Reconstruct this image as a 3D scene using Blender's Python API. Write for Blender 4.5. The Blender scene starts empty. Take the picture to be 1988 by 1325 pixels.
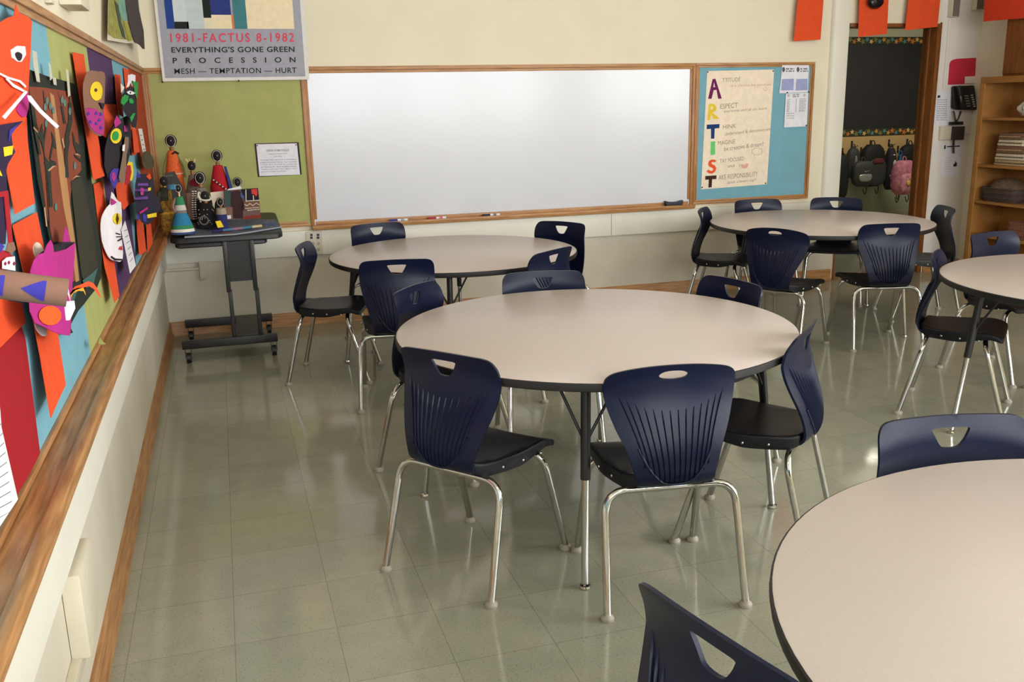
import bpy, bmesh, math, random
from mathutils import Vector, Matrix
from mathutils.geometry import delaunay_2d_cdt
random.seed(7)
S = bpy.context.scene
C = S.collection
PI = math.pi

# ------------------------------------------------------------------ camera
CAM = Vector((0.4656, -6.9783, 1.5587)); YAW, PITCH, ROLL, FPX = 0.2932, -0.2473, -0.022, 1810.1
def cam_axes():
    cy, sy, cp, sp = math.cos(YAW), math.sin(YAW), math.cos(PITCH), math.sin(PITCH)
    f = Vector((sy*cp, cy*cp, sp)); r = Vector((cy, -sy, 0)); u = r.cross(f)
    cr, sr = math.cos(ROLL), math.sin(ROLL)
    return cr*r + sr*u, -sr*r + cr*u, f
AR, AU, AF = cam_axes()
cd = bpy.data.cameras.new('camera'); cam = bpy.data.objects.new('camera', cd); C.objects.link(cam)
cd.sensor_fit = 'HORIZONTAL'; cd.sensor_width = 36; cd.lens = FPX*36/1988; cd.clip_start = 0.02; cd.clip_end = 60
m = Matrix((AR, AU, -AF)).transposed().to_4x4(); m.translation = CAM
cam.matrix_world = m; S.camera = cam
# ------------------------------------------------------------------ light
S.view_settings.view_transform = 'Standard'; S.view_settings.look = 'None'
S.view_settings.gamma = 1; S.view_settings.use_curve_mapping = False
S.view_settings.exposure = 0.09
w = bpy.data.worlds.new('sky'); S.world = w; w.use_nodes = True
bg = w.node_tree.nodes['Background']; bg.inputs[0].default_value = (0.75, 0.86, 1.0, 1); bg.inputs[1].default_value = 1.2
def area(name, loc, rot, sx, sy, power, col):
    l = bpy.data.lights.new(name, 'AREA'); l.shape = 'RECTANGLE'; l.size = sx; l.size_y = sy; l.energy = power; l.color = col
    o = bpy.data.objects.new(name, l); o.location = loc; o.rotation_euler = rot; C.objects.link(o); return o
WIN = [(0.5, 1.75), (2.0, 3.25), (3.5, 4.75), (5.0, 6.25)]     # windows in the wall behind the camera
WZ0, WZ1, YF = 1.25, 3.0, -9.6
for a, b in WIN:
    area('window_daylight', ((a+b)/2, YF-0.25, (WZ0+WZ1)/2), (PI/2, 0, 0), b-a+0.1, WZ1-WZ0+0.1, 98, (0.92, 0.96, 1.0))
RWIN = [(-9.0, -7.3), (-6.9, -5.2)]                            # windows in the right hand wall, behind the camera's field
for a, b in RWIN:
    area('window_daylight', (6.9+0.25, (a+b)/2, (WZ0+WZ1)/2), (PI/2, 0, PI/2), b-a+0.1, WZ1-WZ0+0.1, 200, (0.94, 0.97, 1.0))
for lx in (1.8, 4.9):
    for ly in (-2.4, -6.2):
        area('ceiling_fill_light', (lx, ly, 3.1), (0, 0, 0), 1.2, 0.3, 8, (1.0, 0.9, 0.74))  # weak warm fill added under the ceiling, no fixture behind it
area('corridor_fill_light', (8.6, 2.2, 2.75), (0, 0, 0), 2.0, 0.5, 38, (1.0, 0.93, 0.78))  # added unseen fill that brightens the corridor beyond the doorway

# ------------------------------------------------------------------ pixel -> place on a real plane
def ray(px, py): return AR*((px-994)/FPX) + AU*(-(py-662.5)/FPX) + AF
def onx(px, py, x): d = ray(px, py); return CAM + d*((x-CAM.x)/d.x)
def ony(px, py, y): d = ray(px, py); return CAM + d*((y-CAM.y)/d.y)
def onz(px, py, z): d = ray(px, py); return CAM + d*((z-CAM.z)/d.z)

# ------------------------------------------------------------------ materials
def lin(c): return tuple(((v/255)/12.92 if v/255 <= .04045 else ((v/255+.055)/1.055)**2.4) for v in c)
def NN(nt, t, **k):
    n = nt.nodes.new(t)
    for a, b in k.items(): setattr(n, a, b)
    return n
def M(name, rgb, rough=.6, metal=0, spec=.5, var=0.06, scale=30, bump=0, bscale=200, stretch=None, coat=0):
    mt = bpy.data.materials.new(name); mt.use_nodes = True; nt = mt.node_tree; b = nt.nodes['Principled BSDF']; L = nt.links
    c = lin(rgb)
    b.inputs['Roughness'].default_value = rough; b.inputs['Metallic'].default_value = metal
    b.inputs['Specular IOR Level'].default_value = spec; b.inputs['Coat Weight'].default_value = coat
    tc = NN(nt, 'ShaderNodeTexCoord'); mp = NN(nt, 'ShaderNodeMapping'); L.new(tc.outputs['Object'], mp.inputs[0])
    if stretch: mp.inputs['Scale'].default_value = stretch
    no = NN(nt, 'ShaderNodeTexNoise'); no.inputs['Scale'].default_value = scale; no.inputs['Detail'].default_value = 4
    L.new(mp.outputs[0], no.inputs['Vector'])
    rp = NN(nt, 'ShaderNodeValToRGB'); e = rp.color_ramp.elements
    e[0].position = .3; e[1].position = .7
    e[0].color = (*[v*(1-var) for v in c], 1); e[1].color = (*[min(1, v*(1+var)) for v in c], 1)
    L.new(no.outputs['Fac'], rp.inputs[0]); L.new(rp.outputs[0], b.inputs['Base Color'])
    if bump:
        n2 = NN(nt, 'ShaderNodeTexNoise'); n2.inputs['Scale'].default_value = bscale; L.new(mp.outputs[0], n2.inputs['Vector'])
        bp = NN(nt, 'ShaderNodeBump'); bp.inputs['Strength'].default_value = bump; bp.inputs['Distance'].default_value = .002
        L.new(n2.outputs['Fac'], bp.inputs['Height']); L.new(bp.outputs[0], b.inputs['Normal'])
    return mt
_paper = {}
def paper(rgb, rough=.85):
    k = tuple(rgb)
    if k not in _paper: _paper[k] = M('paper_%d_%d_%d' % k, rgb, rough, var=.05, scale=25, bump=.08, bscale=300, spec=.2)
    return _paper[k]
def wood(name, a, b_, st, rough=.4):
    mt = M(name, a, rough); nt = mt.node_tree
    rp = [n for n in nt.nodes if n.type == 'VALTORGB'][0]; e = rp.color_ramp.elements
    e[0].color = (*lin(b_), 1); e[1].color = (*lin(a), 1); e[0].position = .35; e[1].position = .62
    mp = [n for n in nt.nodes if n.type == 'MAPPING'][0]; mp.inputs['Scale'].default_value = st
    no = [n for n in nt.nodes if n.type == 'TEX_NOISE'][0]; no.inputs['Scale'].default_value = 6; no.inputs['Detail'].default_value = 6
    return mt
W_X = wood('oak_trim_along_wall', (188, 138, 84), (158, 106, 58), (1, 14, 14))
W_Y = wood('oak_trim_along_side', (186, 136, 88), (150, 102, 60), (14, 1, 14))
W_Z = wood('oak_trim_upright', (182, 128, 74), (150, 98, 52), (14, 14, 1))
W_SH = wood('brown_shelf_wood', (170, 118, 60), (158, 107, 52), (2.5, .5, 2.5), .5)
W_DOOR = wood('door_frame_wood', (140, 84, 34), (112, 62, 22), (14, 14, 1), .45)
M_WALL = M('cream_wall_paint', (231, 221, 197), .7, var=.03, scale=3, bump=.1, bscale=60)
M_LOW = M('beige_lower_wall_paint', (213, 205, 187), .6, var=.05, scale=4, bump=.1, bscale=60)
M_STRIP = M('white_panel_paint', (230, 226, 212), .5, var=.03, scale=3)
M_PHONEWALL = M('white_wall_paint', (232, 225, 218), .6, var=.03, scale=3)
M_CEIL = M('ceiling_paint', (225, 220, 208), .9, var=.02)
M_WB = M('whiteboard_enamel', (214, 215, 222), .2, var=.012, scale=1.3, spec=.6)
M_BLACK = M('black_plastic', (22, 21, 22), .45, var=.1)
M_BLKMET = M('black_painted_metal', (26, 24, 24), .4, var=.1)
M_CHROME = M('chrome', (190, 189, 186), .07, 1, var=.02)
M_NAVY = M('navy_plastic', (12, 18, 45), .34, var=.06, scale=40, bump=.12, bscale=500, spec=.26)
M_NAVYD = M('navy_seat_plastic', (13, 14, 22), .42, var=.08, scale=40, bump=.12, bscale=500, spec=.32)
M_GLIDE = M('grey_glide_plastic', (160, 152, 138), .5)
M_LAM = M('beige_laminate', (194, 181, 174), .33, var=.035, scale=220, spec=.45)
M_EDGE = M('black_edge_band', (26, 24, 25), .5, var=.1)
M_LIME = M('lime_backing_paper', (170, 173, 110), .9, var=.07, scale=8, spec=.1)
M_TURQ = M('turquoise_backing_paper', (122, 172, 188), .9, var=.05, scale=8, spec=.1)
M_PURP = M('purple_backing_paper', (86, 62, 98), .9, var=.05, scale=8, spec=.1)
M_BRICK = M('rust_backing_paper', (168, 74, 44), .9, var=.05, scale=8, spec=.1)
M_CREAM = paper((243, 226, 204)); M_WHITE = paper((232, 230, 238)); M_ORANGE = paper((226, 82, 42))
M_GREYBOX = M('ivory_plastic', (214, 205, 184), .5, var=.03)
M_INK = M('black_ink', (26, 25, 28), .7); M_GREY = M('grey_ink', (130, 125, 130), .8)

def floor_mat():
    mt = bpy.data.materials.new('vinyl_tile'); mt.use_nodes = True; nt = mt.node_tree; L = nt.links; b = nt.nodes['Principled BSDF']
    tc = NN(nt, 'ShaderNodeTexCoord'); mp = NN(nt, 'ShaderNodeMapping'); T = .3048
    mp.inputs['Location'].default_value = (-.0668/T, 4.3348/T, 0); mp.inputs['Scale'].default_value = (1/T, 1/T, 1)
    L.new(tc.outputs['Object'], mp.inputs[0])
    def vm(op, a, *bb):
        n = NN(nt, 'ShaderNodeVectorMath', operation=op); L.new(a, n.inputs[0])
        return n.outputs[0]
    fr = vm('FRACTION', mp.outputs[0]); fl = vm('FLOOR', mp.outputs[0])
    sx = NN(nt, 'ShaderNodeSeparateXYZ'); L.new(fr, sx.inputs[0])
    def mth(op, a, v):
        n = NN(nt, 'ShaderNodeMath', operation=op)
        for i, q in enumerate((a, v)):
            if hasattr(q, 'links'): L.new(q, n.inputs[i])
            elif q is not None: n.inputs[i].default_value = q
        return n.outputs[0]
    ds = []
    for o in (sx.outputs[0], sx.outputs[1]):
        d = mth('ABSOLUTE', mth('SUBTRACT', o, .5), None); ds.append(d)
    mx = mth('MAXIMUM', ds[0], ds[1]); line = mth('GREATER_THAN', mx, .4955)
    wn = NN(nt, 'ShaderNodeTexWhiteNoise'); L.new(fl, wn.inputs[0])
    n1 = NN(nt, 'ShaderNodeTexNoise'); n1.inputs['Scale'].default_value = 9; n1.inputs['Detail'].default_value = 6; L.new(tc.outputs['Object'], n1.inputs['Vector'])
    n2 = NN(nt, 'ShaderNodeTexNoise'); n2.inputs['Scale'].default_value = 150; n2.inputs['Detail'].default_value = 3; L.new(tc.outputs['Object'], n2.inputs['Vector'])
    r1 = NN(nt, 'ShaderNodeValToRGB'); e = r1.color_ramp.elements; e[0].position = .3; e[1].position = .7
    e[0].color = (*lin((148, 149, 131)), 1); e[1].color = (*lin((161, 159, 140)), 1)
    s = mth('ADD', mth('MULTIPLY', n1.outputs['Fac'], .72), mth('MULTIPLY', wn.outputs['Value'], .28)); L.new(s, r1.inputs[0])
    r2 = NN(nt, 'ShaderNodeValToRGB'); e = r2.color_ramp.elements; e[0].position = .34; e[1].position = .42
    e[0].color = (.74, .72, .68, 1); e[1].color = (1, 1, 1, 1); x = e.new(.68); x.color = (1.0, 1.0, 1.0, 1); x = e.new(.76); x.color = (1.14, 1.13, 1.1, 1)
    L.new(n2.outputs['Fac'], r2.inputs[0])
    mul = NN(nt, 'ShaderNodeMix', data_type='RGBA', blend_type='MULTIPLY'); mul.inputs[0].default_value = 1
    L.new(r1.outputs[0], mul.inputs[6]); L.new(r2.outputs[0], mul.inputs[7])
    mix = NN(nt, 'ShaderNodeMix', data_type='RGBA'); L.new(mth('MULTIPLY', line, .42), mix.inputs[0]); L.new(mul.outputs[2], mix.inputs[6]); mix.inputs[7].default_value = (*lin((84, 80, 66)), 1)
    L.new(mix.outputs[2], b.inputs['Base Color'])
    n3 = NN(nt, 'ShaderNodeTexNoise'); n3.inputs['Scale'].default_value = 14; L.new(tc.outputs['Object'], n3.inputs['Vector'])
    b.inputs['Specular IOR Level'].default_value = .5
    rr = NN(nt, 'ShaderNodeMapRange'); rr.inputs[3].default_value = .07; rr.inputs[4].default_value = .15; L.new(n3.outputs['Fac'], rr.inputs[0]); L.new(rr.outputs[0], b.inputs['Roughness'])
    bp = NN(nt, 'ShaderNodeBump'); bp.inputs['Strength'].default_value = .05; bp.inputs['Distance'].default_value = .004; L.new(n3.outputs['Fac'], bp.inputs['Height']); L.new(bp.outputs[0], b.inputs['Normal'])
    return mt
M_FLOOR = floor_mat()

# ------------------------------------------------------------------ mesh helpers
def link(name, me, parent=None, kind=None):
    o = bpy.data.objects.new(name, me); C.objects.link(o)
    if parent: o.parent = parent
    if kind: o['kind'] = kind
    return o
def finish(bm, name, mats, parent=None, kind=None, smooth=40):
    me = bpy.data.meshes.new(name)
    bmesh.ops.recalc_face_normals(bm, faces=bm.faces)
    bm.to_mesh(me); bm.free()
    for q in (mats if isinstance(mats, (list, tuple)) else [mats]): me.materials.append(q)
    if smooth:
        me.shade_smooth(); me.set_sharp_from_angle(angle=math.radians(smooth))
    return link(name, me, parent, kind)
def thing(name, label, cat, group=None, loc=(0, 0, 0), rz=0):
    o = bpy.data.objects.new(name, None); C.objects.link(o); o.location = loc; o.rotation_euler = (0, 0, rz); o.empty_display_size = .05
    return tag(o, label, cat, group)
def tag(o, label, cat, group=None):
    o['label'] = label; o['category'] = cat
    if group: o['group'] = group
    return o
def bbox(bm, lo, hi, bev=0, mi=0):
    vs = [bm.verts.new((x, y, z)) for x in (lo[0], hi[0]) for y in (lo[1], hi[1]) for z in (lo[2], hi[2])]
    fs = [bm.faces.new([vs[i] for i in q]) for q in ((0, 1, 3, 2), (4, 6, 7, 5), (0, 4, 5, 1), (2, 3, 7, 6), (0, 2, 6, 4), (1, 5, 7, 3))]
    for f in fs: f.material_index = mi
    if bev:
        es = list({e for f in fs for e in f.edges})
        r = bmesh.ops.bevel(bm, geom=es, offset=bev, segments=2, affect='EDGES', profile=.6)
        for f in r['faces']: f.material_index = mi
def box(name, lo, hi, mat, parent=None, bev=0, kind=None):
    bm = bmesh.new(); lo2 = [min(a, b) for a, b in zip(lo, hi)]; hi2 = [max(a, b) for a, b in zip(lo, hi)]
    bbox(bm, lo2, hi2, bev); return finish(bm, name, mat, parent, kind)
def boxes(name, lst, mat, parent=None, bev=0, kind=None):
    bm = bmesh.new()
    for lo, hi in lst: bbox(bm, lo, hi, bev)
    return finish(bm, name, mat, parent, kind)
def fillet(pts, r, n=6):
    pts = [Vector(p) for p in pts]; out = [pts[0]]
    for i in range(1, len(pts)-1):
        a, b, c = pts[i-1], pts[i], pts[i+1]; u = (a-b).normalized(); v = (c-b).normalized()
        d = min(r, (a-b).length*.49, (c-b).length*.49); p, q = b+u*d, b+v*d
        for k in range(n+1):
            t = k/n; out.append(p*(1-t)**2 + b*2*t*(1-t) + q*t*t)
    out.append(pts[-1]); return out
def tube(bm, pts, r, seg=10, mi=0, cap=True, flat=None):
    pts = [Vector(p) for p in pts]; n = len(pts); rings = []
    rs = r if isinstance(r, (list, tuple)) else [r]*n
    t0 = (pts[1]-pts[0]).normalized(); up = Vector((0, 0, 1)) if abs(t0.z) < .9 else Vector((1, 0, 0))
    nrm = (up - t0*up.dot(t0)).normalized()
    for i, p in enumerate(pts):
        t = ((pts[min(i+1, n-1)]-pts[max(i-1, 0)])).normalized()
        nrm = (nrm - t*nrm.dot(t)).normalized(); bn = t.cross(nrm)
        rings.append([bm.verts.new(p + (nrm*math.cos(2*PI*k/seg) + bn*math.sin(2*PI*k/seg)*(flat or 1))*rs[i]) for k in range(seg)])
    for a, b in zip(rings, rings[1:]):
        for k in range(seg):
            f = bm.faces.new((a[k], a[(k+1) % seg], b[(k+1) % seg], b[k])); f.material_index = mi
    if cap:
        for q in (rings[0], rings[-1]):
            f = bm.faces.new(q); f.material_index = mi
def lathe(bm, prof, c=(0, 0, 0), seg=24, mi=0, axis=None, sx=1, sy=1):
    c = Vector(c); rings = []
    R = (Vector(axis).to_track_quat('Z', 'Y').to_matrix() if axis else Matrix.Identity(3))
    for r, z in prof:
        if r < 1e-6: rings.append([bm.verts.new(c + R @ Vector((0, 0, z)))])
        else: rings.append([bm.verts.new(c + R @ Vector((r*sx*math.cos(2*PI*k/seg), r*sy*math.sin(2*PI*k/seg), z))) for k in range(seg)])
    for a, b in zip(rings, rings[1:]):
        for k in range(seg):
            k2 = (k+1) % seg
            if len(a) == 1 and len(b) == 1: continue
            q = [a[0], b[k2], b[k]] if len(a) == 1 else ([a[k], a[k2], b[0]] if len(b) == 1 else [a[k], a[k2], b[k2], b[k]])
            f = bm.faces.new(q); f.material_index = mi
    for q, want in ((rings[0], 0), (rings[-1], 0)):
        if len(q) > 2: f = bm.faces.new(q); f.material_index = mi
def ball(bm, c, r, mi=0, seg=16, sz=None):
    sz = sz or r
    lathe(bm, [(r*math.sin(PI*k/10), -sz*math.cos(PI*k/10)) for k in range(11)], c, seg, mi)
def inpoly(p, poly):
    x, y = p; r = False; n = len(poly)
    for i in range(n):
        x1, y1 = poly[i]; x2, y2 = poly[(i+1) % n]
        if (y1 > y) != (y2 > y) and x < (x2-x1)*(y-y1)/(y2-y1)+x1: r = not r
    return r
def area2(p): return sum(p[i][0]*p[(i+1) % len(p)][1]-p[(i+1) % len(p)][0]*p[i][1] for i in range(len(p)))
def mesh2d(outline, holes=(), grid=None):
    """triangulate a flat outline with holes; returns points and triangles"""
    V, E = [], []
    for lp in [outline, *holes]:
        b = len(V); V += [Vector(p) for p in lp]; E += [(b+i, b+(i+1) % len(lp)) for i in range(len(lp))]
    if grid:
        xs = [p[0] for p in outline]; ys = [p[1] for p in outline]
        x = min(xs)+grid/2
        while x < max(xs):
            y = min(ys)+grid/2
            while y < max(ys):
                if inpoly((x, y), outline) and not any(inpoly((x, y), h) for h in holes): V.append(Vector((x, y)))
                y += grid
            x += grid
    v, e, f, *_ = delaunay_2d_cdt(V, E, [], 0, 1e-6)
    T = []
    for t in f:
        c = ((v[t[0]].x+v[t[1]].x+v[t[2]].x)/3, (v[t[0]].y+v[t[1]].y+v[t[2]].y)/3)
        if inpoly(c, outline) and not any(inpoly(c, h) for h in holes): T.append(tuple(t))
    return [(p.x, p.y) for p in v], T
def shell(bm, P, T, front, back, mi=0):
    """two skins over the same triangles, joined round every open edge"""
    a = [bm.verts.new(front(*p)) for p in P]; b = [bm.verts.new(back(*p)) for p in P]
    cnt = {}
    for t in T:
        try:
            bm.faces.new([a[i] for i in t]).material_index = mi; bm.faces.new([b[i] for i in reversed(t)]).material_index = mi
        except ValueError: continue
        for i in range(3):
            k = tuple(sorted((t[i], t[(i+1) % 3]))); cnt.setdefault(k, []).append((t[i], t[(i+1) % 3]))
    for k, l in cnt.items():
        if len(l) == 1:
            i, j = l[0]; bm.faces.new((a[j], a[i], b[i], b[j])).material_index = mi
    for q in (a, b):
        for vv in q:
            if not vv.link_faces: bm.verts.remove(vv)
def slab(name, pts3, n, th, mat, parent=None, holes3=(), kind=None):
    """flat piece of card: outline in 3D, front at the outline, th deep along -n"""
    n = Vector(n).normalized(); o = Vector(pts3[0]); up = Vector((0, 0, 1)) if abs(n.z) < .9 else Vector((0, 1, 0))
    ex = up.cross(n).normalized(); ey = n.cross(ex)
    f2 = lambda p: ((Vector(p)-o).dot(ex), (Vector(p)-o).dot(ey))
    P, T = mesh2d([f2(p) for p in pts3], [[f2(p) for p in h] for h in holes3])
    bm = bmesh.new(); shell(bm, P, T, lambda x, y: o+ex*x+ey*y, lambda x, y: o+ex*x+ey*y-n*th)
    return finish(bm, name, mat, parent, kind, smooth=0)
def smoothloop(pts, n=4):
    out = []; N = len(pts)
    for i in range(N):
        p0, p1, p2, p3 = [Vector(pts[(i+k) % N]) for k in (-1, 0, 1, 2)]
        for k in range(n):
            t = k/n; out.append(tuple(.5*((2*p1)+(p2-p0)*t+(2*p0-5*p1+4*p2-p3)*t*t+(3*p1-p0-3*p2+p3)*t**3)))
    return out
def ell(cx, cy, rx, ry, n=20, rot=0):
    return [(cx+rx*math.cos(t)*math.cos(rot)-ry*math.sin(t)*math.sin(rot), cy+rx*math.cos(t)*math.sin(rot)+ry*math.sin(t)*math.cos(rot)) for t in [2*PI*k/n for k in range(n)]]
def text(name, body, quad, mat, parent=None, bold=0.0, space=1.0, lift=None, font_rgb=None):
    """lettering stretched to fill the quad TL,TR,BR,BL (points in the room)"""
    cu = bpy.data.curves.new(name, 'FONT'); cu.body = body; cu.size = 1; cu.offset = bold; cu.space_character = space; cu.resolution_u = 3
    tmp = bpy.data.objects.new(name+'_tmp', cu); C.objects.link(tmp)
    dg = bpy.context.evaluated_depsgraph_get(); me = bpy.data.meshes.new_from_object(tmp.evaluated_get(dg))
    bpy.data.objects.remove(tmp); bpy.data.curves.remove(cu)
    xs = [v.co.x for v in me.vertices]; ys = [v.co.y for v in me.vertices]
    x0, x1, y0, y1 = min(xs), max(xs), min(ys), max(ys)
    tl, tr, br, bl = [Vector(q) for q in quad]
    for v in me.vertices:
        s = (v.co.x-x0)/max(x1-x0, 1e-6); t = (v.co.y-y0)/max(y1-y0, 1e-6)
        v.co = (bl*(1-s)+br*s)*(1-t)+(tl*(1-s)+tr*s)*t
    me.materials.clear(); me.materials.append(mat); me.name = name
    return link(name, me, parent)

# ------------------------------------------------------------------ the setting
XR, ZC = 6.9, 3.2
DX0, DX1, DZ = 5.545, 6.48, 2.165           # doorway in the back wall
box('floor', (-.1, YF-.1, -.1), (XR+.1, .18, 0), M_FLOOR, kind='structure')
box('ceiling', (-.1, YF-.1, ZC), (XR+.1, .18, ZC+.1), M_CEIL, kind='structure')
boxes('wall_left', [((-.12, YF-.1, 0), (0, .16, ZC))], M_WALL, kind='structure')
boxes('wall_back', [((0, 0, 0), (DX0, .16, ZC)), ((DX0, 0, DZ), (DX1, .16, ZC))], M_WALL, kind='structure')
boxes('wall_doorside', [((DX1, 0, 0), (XR+.1, .16, ZC))], M_PHONEWALL, kind='structure')
rw = [((XR, YF-.1, 0), (XR+.1, 0, WZ0)), ((XR, YF-.1, WZ1), (XR+.1, 0, ZC))]
yy = [YF-.1]+[v for p in RWIN for v in p]+[0]
rw += [((XR, yy[i], WZ0), (XR+.1, yy[i+1], WZ1)) for i in range(0, len(yy), 2)]
boxes('wall_right', rw, M_WALL, kind='structure')
for i, (a, b) in enumerate(RWIN):
    q = [((XR+.02, a, WZ0), (XR+.08, a+.05, WZ1)), ((XR+.02, b-.05, WZ0), (XR+.08, b, WZ1)), ((XR+.02, a, WZ0), (XR+.08, b, WZ0+.05)), ((XR+.02, a, WZ1-.05), (XR+.08, b, WZ1))]
    for k in (1, 2, 3): q.append(((XR+.03, a+(b-a)*k/4-.015, WZ0), (XR+.07, a+(b-a)*k/4+.015, WZ1)))
    for k in (1, 2, 3): q.append(((XR+.03, a, WZ0+(WZ1-WZ0)*k/4-.015), (XR+.07, b, WZ0+(WZ1-WZ0)*k/4+.015)))
    boxes('window_%d' % (i+5), q, M_STRIP, kind='structure')
fw = [((0, YF-.1, 0), (XR, YF, WZ0)), ((0, YF-.1, WZ1), (XR, YF, ZC))]
xx = [0]+[v for p in WIN for v in p]+[XR]
fw += [((xx[i], YF-.1, WZ0), (xx[i+1], YF, WZ1)) for i in range(0, len(xx), 2)]
boxes('wall_front', fw, M_WALL, kind='structure')
for i, (a, b) in enumerate(WIN):
    q = [((a, YF-.08, WZ0), (a+.05, YF-.02, WZ1)), ((b-.05, YF-.08, WZ0), (b, YF-.02, WZ1)), ((a, YF-.08, WZ0), (b, YF-.02, WZ0+.05)), ((a, YF-.08, WZ1-.05), (b, YF-.02, WZ1))]
    for k in (1, 2): q.append(((a+(b-a)*k/3-.015, YF-.07, WZ0), (a+(b-a)*k/3+.015, YF-.03, WZ1)))
    for k in (1, 2, 3): q.append(((a, YF-.07, WZ0+(WZ1-WZ0)*k/4-.015), (b, YF-.03, WZ0+(WZ1-WZ0)*k/4+.015)))
    boxes('window_%d' % (i+1), q, M_STRIP, kind='structure')
# lower paint (dado) as a thin painted skin, then the raised white band above it
box('trim_1', (0, YF, .1), (.004, -.004, .51), M_LOW, kind='structure')
box('trim_2', (.004, -.004, .1), (DX0, 0, .525), M_LOW, kind='structure')
boxes('trim_3', [((0, YF, .505), (.03, -3.905, .765)), ((0, -3.901, .505), (.03, -.03, .765))], M_STRIP, kind='structure')
boxes('trim_4', [((.03, -.032, .523), (1.7, 0, .705)), ((1.703, -.032, .523), (3.42, 0, .705)), ((3.423, -.032, .523), (5.39, 0, .705))], M_STRIP, bev=.004, kind='structure')
bm = bmesh.new()                                                          # rounded column left of the doorway
prof = [(5.385, 0), (5.39, -.02), (5.405, -.036), (5.42, -.04), (5.53, -.04), (5.542, -.036), (5.545, -.025), (5.545, 0)]
r0 = [bm.verts.new((x, y, .523)) for x, y in prof]; r1 = [bm.verts.new((x, y, ZC)) for x, y in prof]
for i in range(len(prof)-1): bm.faces.new((r0[i], r0[i+1], r1[i+1], r1[i]))
bm.faces.new(r0); bm.faces.new(r1)
finish(bm, 'trim_5', M_STRIP, kind='structure')
def baseboard(name, pts, mat, n):
    bm = bmesh.new(); a, b = pts; nx, ny = n
    pr = [(0, 0), (.026, 0), (.026, .012), (.016, .026), (.016, .088), (.01, .1), (0, .1)]
    ra = [bm.verts.new((a[0]+nx*d, a[1]+ny*d, z)) for d, z in pr]; rb = [bm.verts.new((b[0]+nx*d, b[1]+ny*d, z)) for d, z in pr]
    for i in range(len(pr)): bm.faces.new((ra[i], ra[(i+1) % len(pr)], rb[(i+1) % len(pr)], rb[i]))
    bm.faces.new(ra); bm.faces.new(rb); finish(bm, name, mat, kind='structure')
baseboard('baseboard_left', ((0, YF), (0, -.026)), W_Y, (1, 0))
baseboard('baseboard_back', ((0, 0), (DX0-.02, 0)), W_X, (0, -1))
baseboard('baseboard_doorside', ((DX1+.03, 0), (XR, 0)), W_X, (0, -1))
# wooden door frame
d = thing('door_1', 'brown wooden frame of the open doorway beside the telephone wall', 'door frame'); d['kind'] = 'structure'
box('jamb', (DX1-.03, -.012, 0), (DX1, .17, DZ), W_DOOR, d, .003)
box('jamb', (DX0, .0, 0), (DX0+.025, .17, DZ), W_DOOR, d, .003)
box('head', (DX0+.025, -.012, DZ-.03), (DX1-.03, .17, DZ), W_DOOR, d, .003)
box('door_stop', (DX1-.048, .07, 0), (DX1-.03, .1, DZ-.03), W_DOOR, d, .003)
box('casing', (DX1, -.014, 0), (DX1+.012, 0, DZ+.01), W_DOOR, d, .003)
box('threshold', (DX0, .0, 0), (DX1, .2, .008), W_DOOR, d, .003)
# corridor beyond the doorway
HY = 4.0
M_HW = M('corridor_green_paint', (176, 178, 152), .7, var=.03, scale=3); M_HU = M('corridor_cream_paint', (214, 212, 186), .7, var=.03, scale=3)
box('floor_corridor', (4.5, .18, -.1), (12.6, HY+.1, 0), M_FLOOR, kind='structure')
box('ceiling_corridor', (4.5, .16, 2.95), (12.6, HY+.1, 3.05), M_CEIL, kind='structure')
boxes('wall_corridor', [((4.5, HY, 0), (12.6, HY+.1, 1.1))], M_HW, kind='structure')
boxes('wall_corridor_upper', [((4.5, HY, 1.1), (12.6, HY+.1, 2.95))], M_HU, kind='structure')
boxes('wall_corridor_end', [((12.5, .16, 0), (12.6, HY, 2.95)), ((4.5, .16, 0), (4.6, HY, 2.95)), ((XR+.1, .16, 0), (12.5, .2, 2.95))], M_HU, kind='structure')

# ------------------------------------------------------------------ boards on the back wall
def frame_rect(name, x0, x1, z0, z1, w, parent, sides='LRTB', y0=-.022, mat=None):
    """moulded frame: two stepped strips per side; each side its own part"""
    for s in sides:
        bm = bmesh.new()
        def strip(a, b, c, e, y):
            bbox(bm, (min(a, b), y, min(c, e)), (max(a, b), 0, max(c, e)), .003)
        if s == 'T': strip(x0, x1, z1-w*.55, z1, y0); strip(x0+w*.5, x1-w*.5, z1-w, z1-w*.55, y0*.65); mm = W_X
        if s == 'B': strip(x0, x1, z0, z0+w*.55, y0); strip(x0+w*.5, x1-w*.5, z0+w*.55, z0+w, y0*.65); mm = W_X
        zl = z0+w*.55 if 'B' in sides else z0
        if s == 'L': strip(x0, x0+w*.55, zl, z1-w*.55, y0); strip(x0+w*.55, x0+w, z0+w, z1-w, y0*.65); mm = W_Z
        if s == 'R': strip(x1-w*.55, x1, zl, z1-w*.55, y0); strip(x1-w, x1-w*.55, z0+w, z1-w, y0*.65); mm = W_Z
        finish(bm, 'frame_side', mm, parent)
g = tag(thing('pin_board', '', ''), 'lime green pin board in the corner behind the dolls', 'notice board')
frame_rect('f', .012, 1.05, .735, 1.857, .038, g, 'LTB')
box('backing_paper', (.03, -.009, .755), (1.05, 0, 1.84), M_LIME, g)
wbd = thing('whiteboard', 'long blank whiteboard in an oak frame with a pen tray', 'whiteboard')
frame_rect('f', 1.053, 4.148, .735, 1.857, .046, wbd, 'LRT')
box('writing_surface', (1.07, -.008, .74), (4.13, 0, 1.84), M_WB, wbd)
bm = bmesh.new()
bbox(bm, (1.09, -.017, .735), (4.11, 0, .765), .003)
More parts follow.
